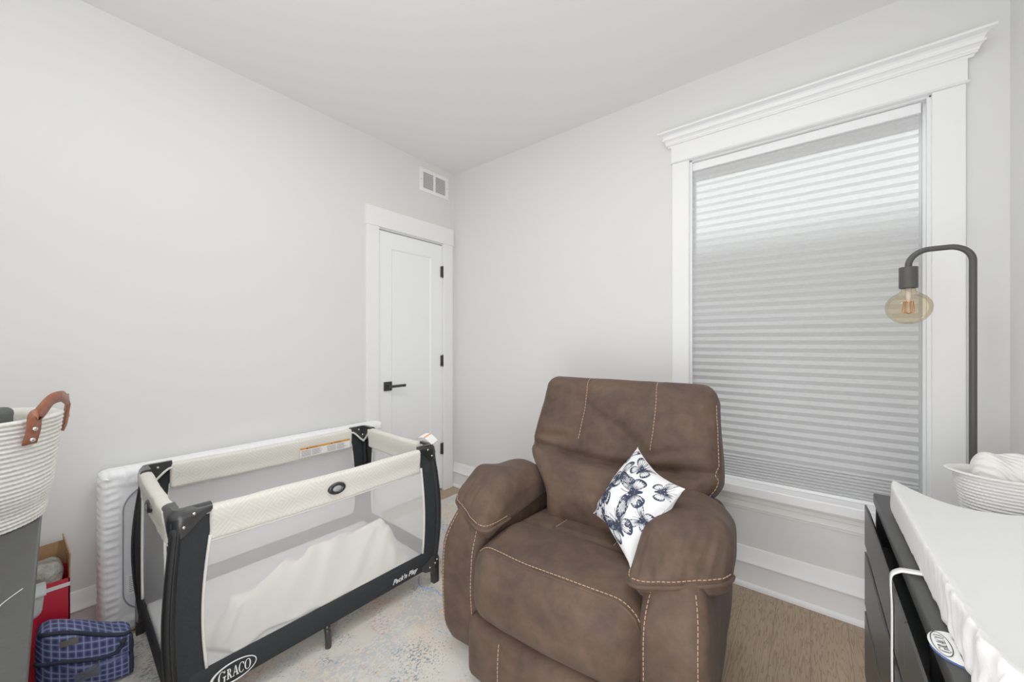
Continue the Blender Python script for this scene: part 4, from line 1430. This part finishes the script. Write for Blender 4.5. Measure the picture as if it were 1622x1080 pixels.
# right basket and knitted blanket
RBX, RBY = 2.865, -.505
kr = thing('rope_basket', 'white oval rope basket beside the changing pad holding a knitted blanket', 'basket', (RBX, RBY, DRT))
b = NB()
def sagr(p, a, t):
    p = p.copy()
    p.x += -.020 * sst(.90, 1.0, t) * G(a - PI, .6); p.y += -.006 * sst(.9, 1, t) * G(a - PI * 1.3, .5)
    return p
rope_basket(b, 0, 0, (.088, .060), (.112, .088), .138, 14, .0052, 420, 2.3, 60, sagr)
obj('basket_body', b, M['rope_white'], kr, True)
kbk = thing('knitted_blanket', 'folded white knitted blanket heaped in the white oval basket', 'blanket', (RBX, RBY, DRT + .012))
def f(p, q):
    x, y, z = p; v = Vector((x, y, z)); up = sst(-.02, .07, z)
    v.z += up * (.012 * nz(p, 16, 3) + .008 * math.sin(x * 70 + y * 20) * sst(.0, .07, z) * .6 - .018 * (x + .02) / .1 * .6)
    v.x += .006 * nz(p, 20, 8); return v
bm = rbox(.150, .106, .175, .045, 40, 30, 24, f); bmesh.ops.translate(bm, verts=bm.verts, vec=(.004, 0, .095))
obj('blanket_folds', bm, M['knit'], kbk, True)

# ------------------------------------------------------------------ floor lamp
LX, LY = 2.852, -.25
fl = thing('floor_lamp', 'black arched metal lamp with exposed amber globe bulb beside the window', 'lamp', (LX, LY, 0))
b = NB(); lathe(b, [(0, 0), (.115, 0), (.118, .004), (.118, .016), (.112, .020), (.014, .022), (.0, .022)], 40); obj('base', b, M['lampmetal'], fl, True, 40)
b = NB(); top = 1.577; r = .055; span = .155
pts = [(0, 0, .02), (0, 0, .6), (0, 0, top - r - .05)]
pts += [(-r + r * math.cos(a), 0, top - r + r * math.sin(a)) for a in [PI / 2 * i / 10 for i in range(11)]]
pts += [(-span + r + r * math.cos(a), 0, top - r + r * math.sin(a)) for a in [PI / 2 + PI / 2 * i / 10 for i in range(11)]]
pts += [(-span, 0, 1.512)]
tube(b, pts, .0098, 16); obj('arched_pole', b, M['lampmetal'], fl, True, 50)
b = NB(); lathe(b, [(0, .078), (.0245, .078), (.0255, .077), (.0255, .001), (.0245, 0), (.02, 0)], 32, (-span, 0, 1.440)); obj('socket', b, M['lampmetal'], fl, True, 40)
b = NB()
gp = [(.019, .010), (.019, -.004), (.021, -.012), (.030, -.021), (.044, -.031), (.055, -.044), (.0615, -.060), (.0625, -.074), (.0595, -.092), (.050, -.110), (.036, -.124), (.018, -.132), (0, -.134)]
gp2 = [(p.x, p.y) for p in catmull([(a, c, 0) for a, c in gp], 4)]
lathe(b, gp2, 40, (-span, 0, 1.442)); bu = obj('bulb', b, M['amber'], fl, True); bu['label'] = 'amber glass globe bulb'
b = NB(); tube(b, [(-span, 0, 1.440), (-span, 0, 1.385)], [.009, .0045], 10)
obj('filament_stem', b, M['paper'], bu, True)
b = NB()
for k in range(6):
    a = 2 * PI * k / 6; x_, y_ = -span + .012 * math.cos(a), .012 * math.sin(a)
    tube(b, [(-span + .004 * math.cos(a), .004 * math.sin(a), 1.386), (x_, y_, 1.392), (x_ + .004 * math.cos(a), y_ + .004 * math.sin(a), 1.352), (-span, 0, 1.346)], .0013, 6)
obj('filament', b, M['filament'], bu, True)

# ------------------------------------------------------------------ corner clutter
# quilted check bag
bg = thing('soft_suitcase', 'navy check soft suitcase with dark binding on the rug by the left dresser', 'suitcase', (.34, -2.135, RZ))
def bagf(yl, z, bul=1):
    """front face of the bag: yl -.115..+.115 along the rug, z height"""
    return .060 + (yl + .115) * .43
def f(p, q):
    x, y, z = p; t = (z + .115) / .23
    v = Vector((x * (1 - .25 * t * (1 if x > 0 else 0)), y, z))
    v.z -= .075 * sst(-.10, .115, y) * t
    v.x += (y + .0) * .43
    fr = sst(0, .06, x)
    v.x += fr * (.020 * math.cos(min(1, abs(q.y)) * PI / 2) * math.sin(PI * t) + .006 * nz(p, 12, 3) - .012 * G(t - .5, .05))
    v.y += .006 * nz(p, 14, 6)
    if v.y > .118: v.y = .118
    return v
bm = rbox(.13, .228, .235, .030, 18, 40, 40, f); bmesh.ops.translate(bm, verts=bm.verts, vec=(0, 0, .118))
bv = BVHTree.FromBMesh(bm)
bb_ = obj('bag_body', bm, M['plaid'], bg, True)
def on_bag(pts, lift=.002): 
    return project(bv, [(.5, p[0], p[1]) for p in pts], (-1, 0, 0), lift)
b = NB(); tube(b, on_bag([(-.112 + .215 * i / 24, .226 - .073 * sst(-.10, .115, -.112 + .215 * i / 24)) for i in range(25)]), .007, 8)
obj('edge_binding', b, M['navy'], bb_, True); b = NB(); tube(b, on_bag([(.104, .146 - .13 * i / 14) for i in range(15)]), .006, 8)
obj('edge_binding', b, M['navy'], bb_, True)
b = NB()
zp = on_bag(catmull([(-.112, .125, 0), (-.05, .128, 0), (.02, .118, 0), (.062, .116, 0), (.082, .130, 0), (.090, .146, 0)], 8) and [(p.x, p.y) for p in catmull([(-.112, .135, 0), (-.05, .132, 0), (.02, .112, 0), (.060, .108, 0), (.080, .122, 0), (.088, .142, 0)], 8)], .003)
tube(b, zp, .0065, 8)
obj('zip', b, M['navy'], bb_, True)
b = NB()
if len(zp): box(b, zp[-1].x - .003, zp[-1].x + .008, zp[-1].y - .012, zp[-1].y + .006, zp[-1].z - .008, zp[-1].z + .004, bev=.002)
obj('zip_pull', b, M['black'], bb_, True, 40)
def patch(name, y0_, y1_, z0_, z1_, m, lift=.003, rot=0):
    b = NB(); n = 5; R = []
    cy_, cz_ = (y0_ + y1_) / 2, (z0_ + z1_) / 2
    for i in range(n + 1):
        row = []
        for j in range(n + 1):
            a, c = y0_ + (y1_ - y0_) * i / n - cy_, z0_ + (z1_ - z0_) * j / n - cz_
            a, c = a * math.cos(rot) - c * math.sin(rot), a * math.sin(rot) + c * math.cos(rot)
            h = on_bag([(cy_ + a, cz_ + c)], lift); row.append(b.verts.new(h[0] if h else (.1, a, c)))
        R.append(row)
    for i in range(n):
        for j in range(n): b.faces.new((R[i][j], R[i + 1][j], R[i + 1][j + 1], R[i][j + 1]))
    return obj(name, b, m, bb_, True)
patch('leather_badge', -.062, -.020, .178, .196, M['leather_patch'])
x_ = patch('lash_tab', -.030, .030, .050, .085, M['lash'], .003, .25)
b = NB()
for s0, s1 in (((-.026, .048), (.026, .086)), ((-.026, .080), (.028, .055))):
    tube(b, on_bag([(s0[0] + (s1[0] - s0[0]) * i / 8, s0[1] + (s1[1] - s0[1]) * i / 8) for i in range(9)], .004), .0014, 5)
obj('cross_stitch', b, M['leather_patch'], bb_, True)

# open red carton
rb = thing('carton', 'open red carton with brown flaps and a clear wrapped pack beside the left wall', 'box', (.115, -2.285, 0))
b = NB(); X0, X1, Y0, Y1, ZT = -.080, .080, -.115, .118, .345
tk = .004
box(b, X0, X1, Y0, Y1, 0, tk); box(b, X1 - tk, X1, Y0, Y1, 0, ZT); box(b, X0, X0 + tk, Y0, Y1, 0, ZT); box(b, X0, X1, Y1 - tk, Y1, 0, ZT); box(b, X0, X1, Y0, Y0 + tk, 0, ZT)
cb = obj('carton_body', b, M['redcard'], rb)
b = NB(); box(b, X1, X1 + .0006, Y0, Y1, ZT - .03, ZT - .016); obj('white_stripe', b, M['cardedge'], cb)
b = NB()
vs = [(X0, Y0, ZT), (X0, Y1, ZT), (X0 - .0, Y1 - .01, ZT + .095), (X0, Y0, ZT + .085)]
b.faces.new([b.verts.new(p) for p in vs]); f1 = obj('flap', b, M['kraft'], rb)
md = f1.modifiers.new('thickness', 'SOLIDIFY'); md.thickness = .003; f1['label'] = 'brown inside flap standing up'
b = NB()
vs = [(X0, Y1, ZT), (X1, Y1, ZT), (X1 - .01, Y1 + .002, ZT + .085), (X0 + .01, Y1 - .012, ZT + .125)]
b.faces.new([b.verts.new(p) for p in vs]); f1 = obj('flap', b, M['kraft'], rb)
md = f1.modifiers.new('thickness', 'SOLIDIFY'); md.thickness = .003
pk = thing('wrapped_pack', 'clear film wrapped pack sitting in the open red carton', 'pack', (.115, -2.285, .005))
def f(p, q):
    v = Vector(p); v.x += .006 * nz(p, 20, 2); v.y += .006 * nz(p, 18, 5); v.z += .010 * nz(p, 16, 9); return v
bm = rbox(.135, .200, .385, .03, 14, 20, 24, f); bmesh.ops.translate(bm, verts=bm.verts, vec=(0, 0, .20))
obj('pack_body', bm, M['filmbag'], pk, True)
# crate added where only shade shows, to hold up the frosted tub
cr = thing('added_crate', 'added black crate filling bare shadow between the red carton and the left dresser', 'crate', (.262, -2.355, 0))
b = NB(); box(b, -.052, .052, -.085, .085, 0, .012); box(b, -.052, .052, -.085, -.079, .012, .27); box(b, -.052, .052, .079, .085, .012, .27); box(b, -.052, -.046, -.079, .079, .012, .27); box(b, .046, .052, -.079, .079, .012, .27)
obj('crate_shell', b, M['black'], cr)
b = NB(); box(b, -.055, .055, -.088, .088, .270, .278, bev=.003); obj('crate_lid', b, M['black'], cr)
tb_ = thing('plastic_tub', 'frosted plastic tub resting on the added black crate', 'tub', (.262, -2.325, .278))
def f(p, q):
    x, y, z = p; k = 1 + .10 * (z / .09); return Vector((x * k, y * k, z))
bm = rbox(.095, .185, .080, .022, 10, 16, 10, f); bmesh.ops.translate(bm, verts=bm.verts, vec=(0, 0, .0405)); obj('tub_body', bm, M['frost'], tb_, True)
b = NB(); box(b, -.053, .053, -.100, .100, .078, .088, bev=.004); obj('tub_lid', b, M['frost'], tb_, True, 40)

b = NB(); tube(b, catmull([(1.20, -2.31, DRT + .0012), (1.18, -2.30, DRT + .0012), (1.15, -2.295, DRT + .0012), (1.12, -2.28, DRT + .0012), (1.10, -2.268, DRT + .0012)], 6), .0008, 5)
tag(obj('thread', b, M['white'], None, True), 'loose white thread lying on the left black dresser', 'thread')
b = NB(); tube(b, catmull([(.80, -1.00, .0105), (.83, -1.03, .0105), (.87, -1.05, .0105), (.91, -1.045, .0105), (.96, -1.02, .0105), (1.00, -1.03, .0105), (1.03, -1.0, .0105)], 6), .0030, 6)
tag(obj('cord', b, M['cordblue'], None, True), 'thin pale blue cord on the rug beside the playard foot', 'cord')

# ------------------------------------------------------------------ outside
b = NB(); box(b, -2, 2.75, 2.6, 3.1, -1, 3.93); box(b, 2.75, 7, 2.6, 3.1, -1, 3.72); nb = obj('neighbour_wall', b, M['brick']); tag(nb, 'dark wall of the neighbouring house beyond the window', 'building')

# ------------------------------------------------------------------ lights
cl = thing('ceiling_light', 'white flush dome ceiling light', 'light', (1.32, -1.50, HC))
b = NB(); lathe(b, [(0, -.070), (.06, -.066), (.11, -.050), (.14, -.025), (.15, 0)], 40); obj('dome', b, M['dome'], cl, True)

def area(name, loc, rot, sx, sy, e, col=(1, 1, 1), spread=None):
    ld = bpy.data.lights.new(name, 'AREA'); ld.shape = 'RECTANGLE'; ld.size = sx; ld.size_y = sy; ld.energy = e; ld.color = col
    o = bpy.data.objects.new(name, ld); link(o); o.location = loc; o.rotation_euler = rot; return o
def aim(o, t): o.rotation_euler = (Vector(t) - o.location).to_track_quat('-Z', 'Y').to_euler()
area('ceiling_lamp', (1.32, -1.50, HC - .09), (0, 0, 0), .30, .30, 8, (1, .995, .985))
area('bounce_fill', (2.05, -2.55, 1.65), (math.radians(180), 0, 0), 1.3, .7, 18, (.98, .99, 1))  # fill added behind the camera, aimed up to brighten the ceiling
area('soft_fill', (1.65, -3.04, 1.15), (math.radians(90), 0, 0), 2.6, 1.9, 5, (.98, .99, 1))  # broad unseen fill added along the front wall to even the light
area('low_fill', (2.18, -2.33, .62), (math.radians(90), 0, math.radians(14)), .85, 1.0, 17, (.98, .99, 1))  # added low fill for the apron, floor and mattress
area('window_side_fill', (2.30, -1.25, HC - .02), (math.radians(8), 0, 0), .5, 1.0, 11, (.99, .995, 1))  # unseen downlight added to brighten the apron, floor and right dresser
area('corner_fill', (1.45, -2.50, HC - .04), (math.radians(8), math.radians(25), 0), .6, .6, 9, (.99, .995, 1))  # unseen fill added overhead to lift the mattress and left corner
sun = bpy.data.lights.new('sun', 'SUN'); sun.energy = 8; sun.angle = math.radians(2.6); so = bpy.data.objects.new('sun', sun); link(so)
# sunlight travels towards the window (-y), down and a little to the right
el, az = math.radians(40), math.radians(2)
dv = Vector((math.sin(az) * math.cos(el), -math.cos(az) * math.cos(el), -math.sin(el)))
so.rotation_euler = dv.to_track_quat('-Z', 'Y').to_euler(); so.location = (2.3, 4, 5)

wd_ = bpy.data.worlds.new('sky'); S.world = wd_; wd_.use_nodes = True
bgn = wd_.node_tree.nodes['Background']; bgn.inputs['Color'].default_value = (.93, .96, 1, 1); bgn.inputs['Strength'].default_value = 1.6

S.view_settings.view_transform = 'Standard'; S.view_settings.look = 'None'; S.view_settings.exposure = -.26; S.view_settings.gamma = 1.30
S.cycles.max_bounces = 10; S.cycles.diffuse_bounces = 6; S.cycles.transparent_max_bounces = 16; S.cycles.use_denoising = True
